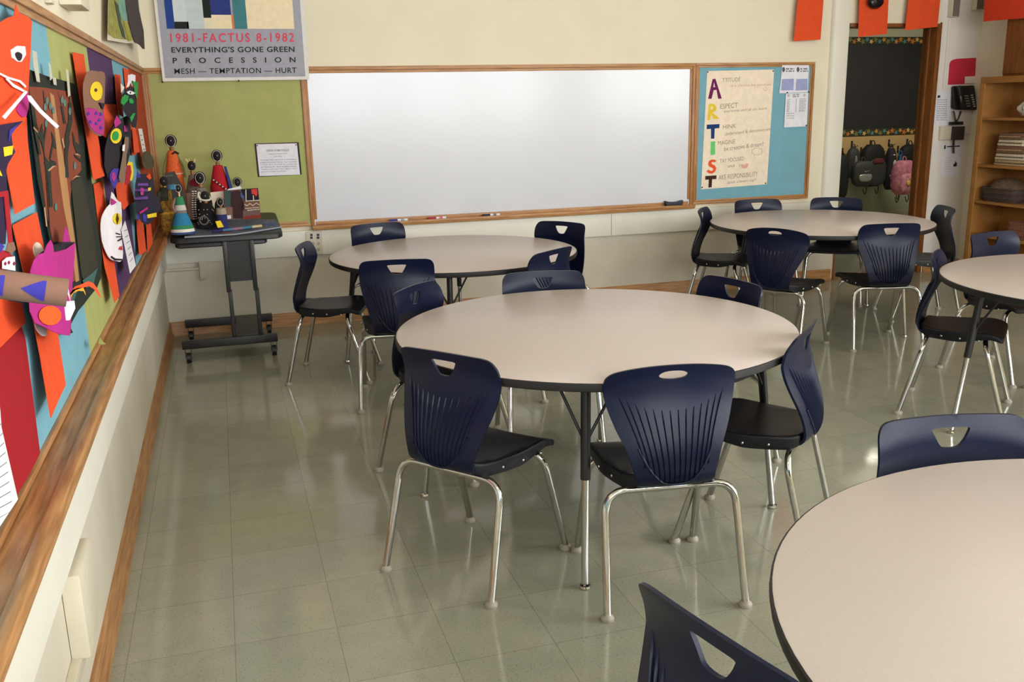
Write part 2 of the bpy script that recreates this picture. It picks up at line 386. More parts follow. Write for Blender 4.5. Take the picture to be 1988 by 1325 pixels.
bbox(bm, (1.056, -.072, .708), (4.147, 0, .737), .009); bbox(bm, (1.056, -.074, .72), (4.147, -.062, .742), .004)
finish(bm, 'pen_tray', W_X, wbd)
bb = thing('pin_board', 'turquoise pin board right of the whiteboard holding the artist poster', 'notice board')
frame_rect('f', 4.15, 5.245, .735, 1.857, .036, bb, 'LRTB')
box('backing_paper', (4.17, -.009, .755), (5.225, 0, 1.84), M_TURQ, bb)
# markers and eraser on the tray
def marker(x, col, cap, label):
    t = thing('marker', label, 'pen', 'whiteboard markers on the tray', (x, -.043, .7465), 0)
    bm = bmesh.new(); tube(bm, [(-.005, 0, 0), (.072, 0, 0)], .0085, 12); finish(bm, 'barrel', paper((235, 232, 235)), t)
    bm = bmesh.new(); tube(bm, [(-.066, 0, 0), (-.06, 0, 0), (-.005, 0, 0)], [.007, .009, .009], 12); finish(bm, 'cap', col, t)
    bm = bmesh.new(); tube(bm, [(.02, 0, 0), (.045, 0, 0)], .0089, 12); finish(bm, 'printed_band', cap, t)
marker(1.69, M('blue_cap', (44, 52, 140), .4), paper((150, 165, 205)), 'blue capped whiteboard marker at the left of the tray')
marker(1.985, M('red_cap', (172, 36, 48), .4), paper((225, 120, 130)), 'red capped whiteboard marker in the pen tray')
marker(2.41, M('black_cap', (30, 29, 32), .4), paper((120, 120, 128)), 'black capped whiteboard marker in the pen tray')
t = thing('whiteboard_eraser', 'dark felt eraser at the right end of the pen tray', 'eraser', loc=(3.965, -.040, .738))
bm = bmesh.new()
pr = []
for k in range(13):
    x = -.075+.15*k/12; pr.append((x, .030+.012*(x/.075)**2))
a = [bm.verts.new((x, -.022, z)) for x, z in pr]+[bm.verts.new((x, -.022, .012)) for x, z in reversed(pr)]
b = [bm.verts.new((v.co.x, .022, v.co.z)) for v in a]
for i in range(len(a)): bm.faces.new((a[i], a[(i+1) % len(a)], b[(i+1) % len(a)], b[i]))
bm.faces.new(a); bm.faces.new(b); finish(bm, 'handle', M('dark_blue_plastic', (30, 34, 52), .5), t)
box('felt', (-.07, -.021, 0), (.07, .021, .012), M('grey_felt', (46, 45, 50), .95), t)

# ------------------------------------------------------------------ sheets on the back wall
def qy(pts, y): return [ony(a, b, y) for a, b in pts]
NY = (0, -1, 0)
def pins(pts, y, parent, mat=None, r=.006):
    for a, b in pts:
        bm = bmesh.new(); p = ony(a, b, y); lathe(bm, [(r, 0), (r, .004), (r*.6, .008), (0, .009)], p, 10, axis=(0, -1, 0)); finish(bm, 'push_pin', mat or M_INK, parent)
def lines(name, rows, mat, parent, y, th=.0012):
    """rows of small print: each row is a quad strip broken into word-sized dashes"""
    bm = bmesh.new()
    for (p, q, h) in rows:
        p, q = Vector(p), Vector(q); L = (q-p).length; dx = (q-p)/L; s = 0
        up = Vector((0, 0, 1))
        while s < L-.004:
            wl = min(random.uniform(.012, .04)*(h/.008), L-s)
            a = p+dx*s; b_ = p+dx*(s+wl)
            vs = [bm.verts.new(v) for v in (a, b_, b_+up*h, a+up*h)]; bm.faces.new(vs); s += wl+h*.7
    return finish(bm, name, mat, parent, smooth=0)
# ARTIST poster
P = thing('poster', 'cream hand lettered poster spelling artist down its left side', 'poster')
c4 = [(1373, 138), (1503, 135), (1489, 358), (1361, 368)]
slab('sheet', qy(c4, -.0125), NY, .001, M_CREAM, P)
pins([(1374, 140), (1501, 138), (1363, 364), (1486, 356)], -.0125, P, M('dark_pin', (70, 55, 52), .4))
def big(name, px, col, holes=()):
    slab(name, qy(px, -.0138), NY, .0008, paper(col), P, [qy(h, -.0138) for h in holes])
A_ = lambda x, y: (1360+x/10.19, 130+y/10.19)
B_ = lambda x, y: (1360+x/9.815, 240+y/9.815)
big('letter', [A_(*p) for p in [(240, 240), (295, 235), (420, 625), (350, 632), (318, 455), (262, 460), (218, 632), (150, 632)]], (112, 34, 92), [[A_(*p) for p in [(268, 300), (290, 400), (252, 403)]]])
big('letter', [A_(*p) for p in [(165, 738), (215, 728), (280, 745), (318, 800), (300, 865), (240, 905), (375, 1025), (262, 1035), (210, 935), (190, 1050), (135, 1058)]], (236, 202, 62), [[A_(*p) for p in smoothloop([(208, 790), (235, 783), (250, 810), (236, 838), (205, 842)], 2)]])
big('letter', [B_(*p) for p in [(120, 22), (362, 10), (360, 85), (272, 95), (262, 288), (200, 290), (200, 100), (118, 108)]], (30, 62, 116))
big('letter', [B_(*p) for p in [(195, 345), (278, 338), (280, 592), (190, 602)]], (112, 204, 120))
big('letter', [B_(*p) for p in [(305, 712), (262, 742), (225, 730), (208, 752), (222, 775), (275, 800), (300, 850), (280, 915), (222, 955), (160, 950), (115, 912), (150, 878), (195, 905), (235, 895), (242, 860), (210, 838), (165, 820), (145, 775), (160, 715), (215, 685), (270, 690)]], (232, 92, 52))
big('letter', [B_(*p) for p in [(92, 1000), (305, 988), (302, 1058), (222, 1062), (212, 1215), (150, 1222), (158, 1068), (90, 1072)]], (62, 44, 34))
M_PENC = M('pencil_lettering', (158, 140, 126), .8); M_MAR = M('pink_pencil', (206, 160, 146), .8)
def ptext(s, q, mat, b=0.0): text('lettering', s, qy(q, -.0134), mat, P, b)
ptext('TTITUDE', [A_(430, 225), A_(790, 205), A_(785, 285), A_(432, 300)], M_PENC)
ptext('is a choice-be positive', [A_(595, 345), A_(1395, 318), A_(1392, 388), A_(595, 412)], M_MAR)
ptext('ESPECT', [A_(390, 735), A_(740, 705), A_(735, 805), A_(388, 832)], M_PENC)
ptext('everyone and all art work', [A_(465, 850), A_(1320, 795), A_(1320, 855), A_(465, 920)], M_PENC)
ptext('HINK', [A_(445, 1150), A_(710, 1120), A_(705, 1205), A_(448, 1230)], M_PENC)
ptext('understand & demonstrate', [B_(470, 165), B_(1330, 75), B_(1330, 130), B_(470, 230)], M_PENC)
ptext('MAGINE', [B_(330, 335), B_(660, 300), B_(655, 385), B_(332, 408)], M_PENC)
ptext('be creative & dream!', [B_(450, 445), B_(1195, 345), B_(1192, 425), B_(450, 525)], M_PENC)
ptext('TAY FOCUSED', [B_(365, 680), B_(832, 625), B_(830, 700), B_(368, 755)], M_PENC)
ptext('and', [B_(515, 785), B_(645, 770), B_(645, 828), B_(515, 842)], M_PENC)
ptext('try', [B_(725, 775), B_(790, 765), B_(790, 850), B_(725, 860)], M_MAR)
ptext('AKE RESPONSIBILITY', [B_(340, 985), B_(1095, 915), B_(1090, 1000), B_(345, 1075)], M_PENC)
ptext('and clean up!', [B_(510, 1100), B_(1055, 1045), B_(1055, 1110), B_(510, 1165)], M_PENC)
slab('drawn_heart', qy([B_(*p) for p in smoothloop([(845, 790), (870, 760), (910, 770), (900, 820), (855, 858), (790, 835), (785, 790), (815, 775)], 3)], -.0134), NY, .0004, paper((232, 178, 158)), P)
bm = bmesh.new(); cl = [ony(*B_(1078+(100+14*math.cos(9*t))*math.cos(t), 530+(68+12*math.cos(9*t))*math.sin(t)), -.0138) for t in [2*PI*k/72 for k in range(73)]]
tube(bm, cl, .0012, 5); finish(bm, 'drawn_cloud', M_PENC, P)
bm = bmesh.new(); tube(bm, [ony(*A_(1280+36*math.cos(t), 440+36*math.sin(t)), -.0138) for t in [2*PI*k/20 for k in range(21)]], .001, 5)
tube(bm, [ony(*A_(1280+20*math.cos(t), 440+20*math.sin(t)), -.0138) for t in [.4+2.3*k/8 for k in range(9)]], .001, 5); finish(bm, 'drawn_smile', M_MAR, P)
# two printed pages
Q = lambda x, y: (1500+x/8.83, 110+y/8.83)
N1 = thing('notice', 'white notice with two blue panels at the top right of the turquoise board', 'notice')
slab('sheet', qy([Q(165, 145), Q(622, 146), Q(602, 610), Q(115, 630)], -.0155), NY, .001, M_WHITE, N1)
for a, b in ((150, 365), (398, 600)):
    slab('blue_panel', qy([Q(a+8, 385), Q(b, 380), Q(b-5, 575), Q(a-6, 582)], -.0162), NY, .0005, paper((158, 166, 208)), N1)
    slab('emblem', qy([Q(*p) for p in ell(a+38, 222, 24, 45, 12)], -.0162), NY, .0005, paper((96, 96, 104)), N1)
    lines('heading', [(ony(*Q(a+75, 225), -.0163), ony(*Q(b+5, 222), -.0163), .012), (ony(*Q(a+75, 262), -.0163), ony(*Q(b+5, 258), -.0163), .01)], M_GREY, N1, 0)
N2 = thing('notice', 'white page of small print under the two panelled notice', 'notice')
slab('sheet', qy([Q(228, 632), Q(612, 617), Q(586, 1195), Q(195, 1215)], -.0170), NY, .001, M_WHITE, N2)
rows = []
for k in range(11):
    y = 740+k*21; rows += [(ony(*Q(250-k*1.2, y), -.0177), ony(*Q(300-k, y), -.0177), .006), (ony(*Q(395-k, y), -.0177), ony(*Q(415-k, y), -.0177), .006), (ony(*Q(460-k, y-6), -.0177), ony(*Q(575-k*2, y-8), -.0177), .006)]
for k in range(3): rows.append((ony(*Q(240, 985+k*40), -.0177), ony(*Q(370, 980+k*40), -.0177), .007))
rows += [(ony(*Q(345, 668), -.0177), ony(*Q(460, 662), -.0177), .012), (ony(*Q(345, 700), -.0177), ony(*Q(450, 695), -.0177), .012)]
lines('small_print', rows, paper((176, 172, 182)), N2, 0)
for a, b in ((270, 668), (545, 660)): slab('emblem', qy([Q(*p) for p in ell(a, b, 22, 26, 10)], -.0177), NY, .0004, paper((190, 186, 196)), N2)
pins([Q(*p) for p in ((250, 618), (620, 608), (575, 1182))], -.0172, N2)
# doll sign
G_ = lambda x, y: (480+x/14.725, 260+y/14.725)
SG = thing('sign', 'white typed sign on black card pinned on the lime green board', 'sign')
slab('backing_card', qy([G_(208, 278), G_(1470, 240), G_(1560, 1165), G_(305, 1235)], -.0125), NY, .002, M_INK, SG)
slab('sheet', qy([G_(255, 300), G_(1420, 270), G_(1510, 1165), G_(350, 1210)], -.0136), NY, .0008, M_WHITE, SG)
pins([G_(285, 340), G_(1395, 315)], -.0138, SG, M('plum_pin', (70, 50, 66), .4), .005)
M_TXT = M('grey_print', (92, 88, 102), .8)
def st(s, q, b=0): text('lettering', s, qy([G_(*p) for p in q], -.0143), M_TXT, SG, b)
st('LINGA KOBA DOLLS', [(540, 450), (1190, 432), (1192, 492), (548, 508)], .012)
st('collection of Southern Africa', [(612, 560), (1135, 542), (1138, 572), (615, 588)])
st('South Africa', [(755, 632), (1000, 622), (1002, 652), (758, 662)])
for s, q in (('The Linga Koba dolls are from the Ndebele', [(370, 735), (1405, 712), (1408, 752), (374, 775)]), ('people of Southern Africa. They have lived', [(372, 805), (1412, 780), (1415, 822), (376, 845)]),
             ('in South Africa for hundreds of years, and', [(382, 870), (1420, 845), (1423, 885), (386, 905)]), ('are famous for their textiles and art.', [(388, 930), (1425, 905), (1430, 945), (392, 968)]),
             ('Textiles, ware they often depict colors,', [(395, 1000), (1425, 970), (1428, 1010), (400, 1040)]), ('geometric designs and shapes.', [(402, 1070), (1120, 1045), (1124, 1080), (406, 1105)])): st(s, q, .006)
# big printed poster hanging over the frame
PO = thing('poster', 'large grey printed poster with red and black lettering above the lime board', 'poster')
yP = -.036
H_ = lambda x, y: (240+x/5.097, y/5.097)
def col_(px, top=2.95):     # continue a traced side up the wall
    p = ony(*px, yP); return Vector((p.x, p.y, top))
def pq(pts): return qy([H_(*p) for p in pts], yP)
def curl(name, x0, x1, z0, z1, y, mat, th=.0012, n=24, amp=.004):
    bm = bmesh.new(); P2 = [(x0+(x1-x0)*i/n, z) for i in range(n+1) for z in (z0, z1)]
    fr = lambda x, z: (x, y-amp*max(0, (x-x0)/(x1-x0)-.93)**1*12*max(0, (1-(z-z0)/.5)), z)
    T = [t for i in range(n) for t in ((2*i, 2*i+2, 2*i+1), (2*i+1, 2*i+2, 2*i+3))]
    shell(bm, P2, T, fr, lambda x, z: tuple(Vector(fr(x, z))+Vector((0, th, 0))))
    return finish(bm, name, mat, PO)
curl('white_margin', .137, 1.112, 1.768, 2.95, yP+.001, paper((226, 222, 218)))
curl('grey_ground', .155, 1.086, 1.79, 2.95, yP, paper((164, 164, 176)))
yT = yP-.0026
def pb(pts, col):
    slab('printed_shape', qy([H_(*p) for p in pts], yT), NY, .0006, paper(col), PO)
def block(x0, x1, z0, z1, col): slab('printed_shape', [Vector((a, yT, b)) for a, b in ((x0, z1), (x1, z1), (x1, z0), (x0, z0))], NY, .0006, paper(col), PO)
zb = ony(*H_(900, 285), yT).z; xa = ony(*H_(430, 285), yT).x; xb = ony(*H_(1690, 285), yT).x
block(xa, xa+.05, zb, 2.9, (44, 70, 142)); block(xa+.05, xa+.13, zb+.045, 2.9, (208, 216, 218)); block(xa+.05, xa+.14, zb, zb+.045, (38, 42, 40))
block(xa+.13, xa+.24, zb, 2.9, (196, 208, 208)); block(xa+.24, xa+.29, zb+.07, 2.9, (36, 40, 40))
block(xa+.29, xa+.42, zb, zb+.09, (238, 222, 186)); block(xa+.29, xa+.42, zb+.09, 2.9, (50, 62, 128)); block(xa+.42, xa+.435, zb, zb+.09, (222, 128, 78))
block(xa+.24, xa+.29, zb, zb+.07, (230, 220, 190)); block(xa+.435, xa+.52, zb, 2.9, (70, 128, 134)); block(xa+.52, xb, zb, 2.9, (240, 222, 188))
M_RED = M('red_print', (222, 62, 88), .7)
def po(s, q, mat, b=0.0, sp=1.0): text('lettering', s, qy([H_(*p) for p in q], yT), mat, PO, b, sp)
po('1981-FACTUS 8-1982', [(460, 330), (1685, 325), (1687, 415), (465, 420)], M_RED, .012, 1.3)
po("EVERYTHING'S GONE GREEN", [(470, 465), (1690, 458), (1692, 515), (475, 522)], M_INK, .016, 1.08)
po('P R O C E S S I O N', [(485, 572), (1700, 565), (1702, 618), (488, 628)], M_INK, .018, 1.6)
po('MESH \u2014 TEMPTATION \u2014 HURT', [(502, 678), (1710, 668), (1712, 722), (505, 732)], M_INK, .004, 1.1)
pins([H_(385, 812), H_(1140, 800)], yP-.002, PO)
# wall fittings
OU = thing('power_outlet', 'ivory outlet plate with data jacks beneath the whiteboard corner', 'outlet')
o1, o2 = ony(593, 450, -.033), ony(627, 493, -.033)
box('plate', (o1.x, -.04, o2.z), (o2.x, -.032, o1.z), M_GREYBOX, OU, .003)
O_ = lambda x, y: ony(300+x/3.897, 420+y/3.897, -.041)
for a in (1187, 1237):
    for b in (142, 163): p = O_(a, b); box('data_jack', (p.x-.009, -.043, p.z-.008), (p.x+.009, -.039, p.z+.008), M('navy_jack', (36, 42, 84), .4), OU)
for a in (1197, 1240):
    for b in (206, 254):
        p = O_(a, b); bm = bmesh.new(); lathe(bm, [(.013, 0), (.013, .003), (0, .003)], (p.x, -.039, p.z), 16, axis=(0, -1, 0)); so = finish(bm, 'socket', M('ivory_socket', (196, 184, 158), .5), OU)
        boxes('slots', [((p.x-.006, -.0432, p.z-.002), (p.x-.004, -.0418, p.z+.006)), ((p.x+.004, -.0432, p.z-.002), (p.x+.006, -.0418, p.z+.006)), ((p.x-.002, -.0432, p.z-.008), (p.x+.002, -.0418, p.z-.004))], M_INK, so)
JB = thing('junction_box', 'grey painted electrical box with conduit on the wall behind the cart', 'electrical box')
box('cover', (.245, -.035, .4), (.302, -.004, .533), M_LOW, JB, .004)
bm = bmesh.new(); tube(bm, [(.004, -.018, .478), (.246, -.018, .478)], .011, 10); finish(bm, 'conduit', M_LOW, JB)

# ------------------------------------------------------------------ round tables
def round_table(x, y, z, leg_deg, label, feet=None):
    t = thing('round_table', label, 'table', 'round classroom tables', (x, y, 0))
    R = .762
    bm = bmesh.new(); lathe(bm, [(0, z-.027), (R-.012, z-.027), (R-.004, z-.024), (R-.004, z-.001), (R-.006, z), (0, z)], (0, 0, 0), 96); finish(bm, 'tabletop', M_LAM, t, smooth=30)
    bm = bmesh.new(); lathe(bm, [(R-.004, z-.0005), (R, z-.003), (R+.001, z-.014), (R-.001, z-.026), (R-.008, z-.03), (R-.012, z-.0275)], (0, 0, 0), 96)
    for f in [f for f in bm.faces if len(f.verts) > 4]: bm.faces.remove(f)
    finish(bm, 'edge_band', M_EDGE, t)
    for k in range(4):
        a = math.radians(leg_deg+90*k); u = Vector((math.cos(a), math.sin(a), 0)); v = Vector((-u.y, u.x, 0))
        top = u*.62+Vector((0, 0, z-.03)); ft = u*.70; pt = lambda s: top*(1-s)+ft*s
        bm = bmesh.new(); tube(bm, [pt(0), pt(.47)], .0165, 16); lathe(bm, [(.045, z-.034), (.045, z-.028)], u*.62, 16)
        lg = finish(bm, 'leg', M_BLKMET, t)
        bm = bmesh.new(); tube(bm, [pt(.46), pt(.975)], .0125, 16); finish(bm, 'lower_tube', M_CHROME, lg)
        bm = bmesh.new(); lathe(bm, [(.007, .02), (.009, .016), (.018, .012), (.02, .004), (.017, 0)], u*.70, 14); finish(bm, 'foot', M_CHROME, lg)
        for s in (-1, 1):
            bm = bmesh.new(); q = u*.565+v*s*.11+Vector((0, 0, z-.03)); tube(bm, fillet([q+v*s*.03, q, pt(.3)], .02), .0055, 8); finish(bm, 'brace', M_BLKMET, lg)
    return t
round_table(1.78, -3.725, .727, -114.5, 'round beige table in the middle with six chairs, nearest complete one')
round_table(1.79, -1.385, .69, 164, 'round beige table at the left under the whiteboard')
round_table(4.48, -1.29, .717, -68.3, 'round beige table in the back right before the open doorway')
round_table(4.335, -3.79, .733, 161, 'round beige table cut by the right frame edge below the bookshelf')
round_table(1.975, -6.076, .726, 40, 'very close round table filling the lower right corner')

# ------------------------------------------------------------------ stacking chairs
def yc(u, v):
    """centre line of the moulded back: forward offset at height v"""
    K = [(.45, -.215), (.48, -.216), (.54, -.204), (.60, -.184), (.66, -.165), (.72, -.155), (.76, -.157), (.80, -.172)]
    if v <= .45: return -.215
    for (a, b), (c, d_) in zip(K, K[1:]):
        if v <= c: t = (v-a)/(c-a); t = t; break
    else: a, b, c, d_ = *K[-2], *K[-1]; t = 1
    return b+(d_-b)*t
def ys(v):
    return sum(yc(0, v+k*.012) for k in (-2, -1, 0, 1, 2))/5
def back_pt(u, v, off=0):
    wrap = .9*u*u*(1 if v < .70 else max(.35, 1-(v-.70)*7))
    if v < .45:
        r = .038; a = (.45-v)/r; return Vector((u, -.215+r*(1-math.cos(a))+wrap-off*math.cos(a), .45-r*math.sin(a)-off*math.sin(a)))
    return Vector((u, ys(v)+wrap-off, v))
TH = .009
def make_back(style):
    if style == 'A':
        half = [(.0, .392), (.10, .392), (.128, .415), (.138, .46), (.158, .53), (.180, .60), (.195, .67), (.197, .735), (.190, .772), (.166, .792), (.10, .797), (0, .799)]
        hole = smoothloop([(-.047, .768), (-.02, .77), (.02, .77), (.047, .768), (.046, .758), (.030, .730), (.016, .719), (-.016, .719), (-.030, .730), (-.046, .758)], 3)
    else:
        half = [(.0, .392), (.09, .392), (.118, .415), (.130, .46), (.152, .53), (.182, .60), (.204, .67), (.210, .72), (.202, .752), (.170, .772), (.09, .786), (0, .790)]
        hole = smoothloop([(-.046, .757), (-.03, .768), (0, .771), (.03, .768), (.046, .757), (.035, .747), (0, .743), (-.035, .747)], 3)
    pts = half+[(-x, y) for x, y in reversed(half[1:-1])]
    out = []
    for p in smoothloop(pts, 5): out.append(p)
    P_, T_ = mesh2d(out, [hole], .019)
    bm = bmesh.new(); shell(bm, P_, T_, lambda u, v: back_pt(u, v), lambda u, v: back_pt(u, v, TH))
    # ribs fanning over the rear face, and the rounded rim below them
    nr = 14
    for i in range(nr):
        s = (i-(nr-1)/2)/((nr-1)/2); xb, xt = s*.100, s*.168
        zt = .648+.05*abs(s)**2.2; zb_ = .432+.05*abs(s)**3; n = 12; prev = None
        for k in range(n+1):
            q = k/n; v = zb_+(zt-zb_)*q; u = xb+(xt-xb)*q**1.3; hgt = .0055*min(1, (1-q)*7+.15); wd = .0026
            r = [bm.verts.new(back_pt(u-wd, v, TH-.0004)), bm.verts.new(back_pt(u, v, TH+hgt)), bm.verts.new(back_pt(u+wd, v, TH-.0004))]
            if prev:
                for j in (0, 1): bm.faces.new((prev[j], prev[j+1], r[j+1], r[j]))
            prev = r
    rim = [back_pt(u, .425+.10*(abs(u)/.112)**2.6, TH+.001) for u in [-.118+.236*k/24 for k in range(25)]]
    tube(bm, rim, .0045, 6)
    return finish(bm, 'backrest', M_NAVY, None, smooth=45)
def make_seat():
    half = [(0, -.195), (.10, -.195), (.135, -.18), (.165, -.12), (.188, -.03), (.198, .06), (.202, .125), (.203, .158), (.194, .182), (.12, .187), (0, .187)]
    pts = smoothloop(half+[(-x, y) for x, y in reversed(half[1:-1])], 4)
    zt = lambda u, y: .437+.35*u*u*(1 if y < .1 else max(0, 1-(y-.1)*7))-(3.2*(y-.11)**2 if y > .11 else 0)+(5*(y+.14)**2 if y < -.14 else 0)-.006*math.exp(-((y+.02)/.1)**2)
    dep = lambda y: .022+.026*max(0, min(1, (.16-y)/.16))*max(.4, min(1, (y+.26)/.1))
    inner = [(x*.955, (y-.02)*.965+.02) for x, y in pts]
    P_, T_ = mesh2d(inner, (), .03)
    bm = bmesh.new(); top = [bm.verts.new((u, y, zt(u, y))) for u, y in P_]
    for t in T_: bm.faces.new([top[i] for i in t])
    n = len(pts); loops = [top[:n]]
    for s, dz in ((.985, -.002), (1.0, -.010)): loops.append([bm.verts.new((x*s, (y-.02)*s+.02, zt(*q)+dz)) for (x, y), q in zip(pts, inner)])
    loops.append([bm.verts.new((x*.985, (y-.02)*.985+.02, zt(*q)-dep(y))) for (x, y), q in zip(pts, inner)])
    loops.append([bm.verts.new((x*.9, (y-.02)*.9+.02, zt(*q)-dep(y)-.002)) for (x, y), q in zip(pts, inner)])
    for a, b in zip(loops, loops[1:]):
        for k in range(n): bm.faces.new((a[k], b[k], b[(k+1) % n], a[(k+1) % n]))
    c = bm.verts.new((0, .02, .405))
    for k in range(n): bm.faces.new((loops[-1][k], c, loops[-1][(k+1) % n]))
    return finish(bm, 'seat', M_NAVYD, None, smooth=50)
def make_leg(sx, rear):
    f = Vector((sx*.2255, -.25, .018)) if rear else Vector((sx*.216, .22, .018))
    k = Vector((sx*.211, -.158, .390)) if rear else Vector((sx*.197, .105, .402)); e = Vector((0, k.y, k.z))
    bm = bmesh.new(); tube(bm, fillet([f, k, e], .075, 8), .0125, 14); lg = finish(bm, 'leg', M_CHROME, None)
    bm = bmesh.new(); lathe(bm, [(.010, .03), (.012, .02), (.020, .013), (.0225, .008), (.0205, 0)], (f.x, f.y, 0), 14); gl = finish(bm, 'glide', M_GLIDE, lg)
    return lg
def make_chair(style):
    t = bpy.data.objects.new('stacking_chair', None); C.objects.link(t); t.empty_display_size = .05
    for o in (make_seat(), make_back(style)): o.parent = t
    for sx in (-1, 1):
        for rr in (True, False): make_leg(sx, rr).parent = t
        for y in (-.09, -.005, .08):
            x = sx*(.150+(.185-.150)*(y+.15)/.2+.0165*(1 if y > -.05 else .6))
            bm = bmesh.new(); ball(bm, (x, y, .413), .0058, 0, 10); finish(bm, 'rivet', M_CHROME, t)
    return t
def dup(o, parent=None):
    c = o.copy(); C.objects.link(c)
    if parent: c.parent = parent
    for ch in list(o.children): dup(ch, c)
    return c
CH = [  # x, y, heading, style, label, group
 (1.220, -4.042, 308.3, 'A', 'navy chair at the left front of the middle table, seen from behind and turned right', 'm'),
 (1.741, -4.357, 351.7, 'B', 'navy chair with oval handle hole at the front of the middle table', 'm'),
 (2.228, -4.166, 44.5, 'A', 'navy chair turned left at the right front of the middle table, ribbed back edge on', 'm'),
 (1.838, -3.025, 170, 'A', 'navy chair behind the middle table, bright top edge showing over its rim', 'm'),
 (1.345, -3.095, 228, 'A', 'navy chair tucked at the back left of the middle table', 'm'),
 (2.407, -3.436, 102.3, 'A', 'navy chair at the back right of the middle table, turned left', 'm'),
 (1.030, -1.455, 252.1, 'A', 'navy chair in side view left of the table under the whiteboard', 'l'),
 (1.314, -2.049, 350.5, 'A', 'navy chair with its back to us in front of the whiteboard table', 'l'),
 (1.479, -.747, 193.3, 'A', 'navy chair against the wall behind the whiteboard table, under the markers', 'l'),
 (2.476, -1.195, 127.0, 'A', 'navy chair at the far right of the whiteboard table, squarely facing us', 'l'),
 (2.050, -2.100, 36.0, 'A', 'navy chair turned away at the right front of the whiteboard table', 'l'),
 (3.843, -1.850, 302.8, 'B', 'navy chair with oval handle hole in front of the back right table', 'b'),
 (4.459, -1.960, 345.9, 'A', 'navy chair, ribbed back to us, in front of the back right table, flat top', 'b'),
 (4.479, -.59, 172.7, 'A', 'navy chair behind the back right table, below the turquoise board', 'b'),
 (5.010, -.742, 144.6, 'A', 'navy chair behind the back right table, in front of the open doorway', 'b'),
 (3.941, -.909, 231.2, 'A', 'navy chair in side view at the left of the back right table', 'b'),
 (5.215, -1.45, 67.4, 'A', 'navy chair in side view at the right of the back right table, facing left', 'b'),
 (3.965, -3.278, 222.7, 'A', 'navy chair in side view left of the table cut by the frame edge', 'r'),
 (4.674, -2.85, 188.7, 'A', 'navy chair behind the right hand table, before the brown bookshelf', 'r'),
 (2.086, -5.379, 169.2, 'A', 'bright blue lit chair tucked behind the very close table', 'n'),
 (1.265, -5.832, 284.1, 'A', 'dark chair corner at the bottom edge left of the very close table', 'n'),
]
GR = {'m': 'chairs around the middle table', 'l': 'chairs around the whiteboard table', 'b': 'chairs around the back right table', 'r': 'chairs around the right hand table', 'n': 'chairs around the very close table'}
protos = {}
for x, y, a, stl, lab, gk in CH:
    o = dup(protos[stl]) if stl in protos else make_chair(stl)
    protos.setdefault(stl, o)
    o.location = (x, y, 0); o.rotation_euler = (0, 0, math.radians(a)); tag(o, lab, 'chair', GR[gk])

# ------------------------------------------------------------------ long board on the left wall
LB = thing('pin_board', 'long pin board of colour paper bands covering the left wall', 'notice board')
bm = bmesh.new(); bbox(bm, (0, YF+.1, 1.832), (.026, -.024, 1.857), .004); bbox(bm, (0, YF+.1, 1.812), (.018, -.03, 1.834), .003); finish(bm, 'frame_top', W_Y, LB)
bm = bmesh.new(); bbox(bm, (0, -.08, .80), (.024, -.024, 1.83), .004); finish(bm, 'frame_end', W_Z, LB)
bm = bmesh.new(); bbox(bm, (0, YF+.1, .775), (.073, -.024, .797), .003); bbox(bm, (.070, YF+.1, .766), (.1, -.024, .808), .012); bbox(bm, (0, YF+.1, .80), (.02, -.03, .818), .003); finish(bm, 'ledge', W_Y, LB)
def yat(px, py): return onx(px, py, .01).y
b1, b2, b3, b4 = [sum(v)/2 for v in ((yat(82, 47), yat(178, 650)), (yat(165, 92), yat(230, 550)), (yat(215, 120), yat(268, 520)), (yat(252, 135), yat(281, 430)))]
for a, b, mt_ in ((YF+.12, b1, M_TURQ), (b1, b2, M_LIME), (b2, b3, M_PURP), (b3, b4, M_TURQ), (b4, -.05, M_BRICK)):
    box('backing_paper', (0, a, .80), (.009, b, 1.83), mt_, LB)

# traced card pieces pinned to that wall: every outline lies on its own gently curved sheet in front of the wall
def surf(x0, bulge=0, px=None, curl=0):
    """x of a sheet over (y, z): bulge bows its middle out, curl lifts its lower edge"""
    if not px: return lambda y, z: x0
    P3 = [onx(a, b, x0) for a, b in px]; ya, yb = min(p.y for p in P3), max(p.y for p in P3); za, zb_ = min(p.z for p in P3), max(p.z for p in P3)
    def f(y, z):
        s = max(-1, min(1, (2*y-ya-yb)/(yb-ya))); q = max(0, min(1, (zb_-z)/(zb_-za)))
        return x0+bulge*(1-s*s)+curl*q*q
    return f
def onsurf(px, py, f):
    x = f(-2, 1.4)
    for _ in range(12):
        p = onx(px, py, x); x = .5*x+.5*f(p.y, p.z)
    return onx(px, py, x)
def card(name, px, f, mat, parent=None, th=.0016, off=0, holes=(), grid=None, smooth=False):
    if smooth: px = smoothloop(px, 4)
    grid = min(grid or .02, .03) if name != 'small_print' else None
    g_ = lambda y, z: f(y, z)+off
    o2 = [(lambda p: (p.y, max(p.z, .823)))(onsurf(a, b, g_)) for a, b in px]
    P_, T_ = mesh2d(o2, (), grid)
    bm = bmesh.new(); shell(bm, P_, T_, lambda y, z: (g_(y, z), y, z), lambda y, z: (g_(y, z)-th, y, z))
    return finish(bm, name, mat, parent, smooth=30)
def sheet(px, label, x0=.02, curl=.03, mat=None, name='coloured_paper', grp='orange paper sheets on the left wall'):
    f = surf(x0, 0, px, curl); o = card(name, px, f, mat or M_ORANGE, None, grid=.06); tag(o, label, 'paper', grp if not mat else None); return f
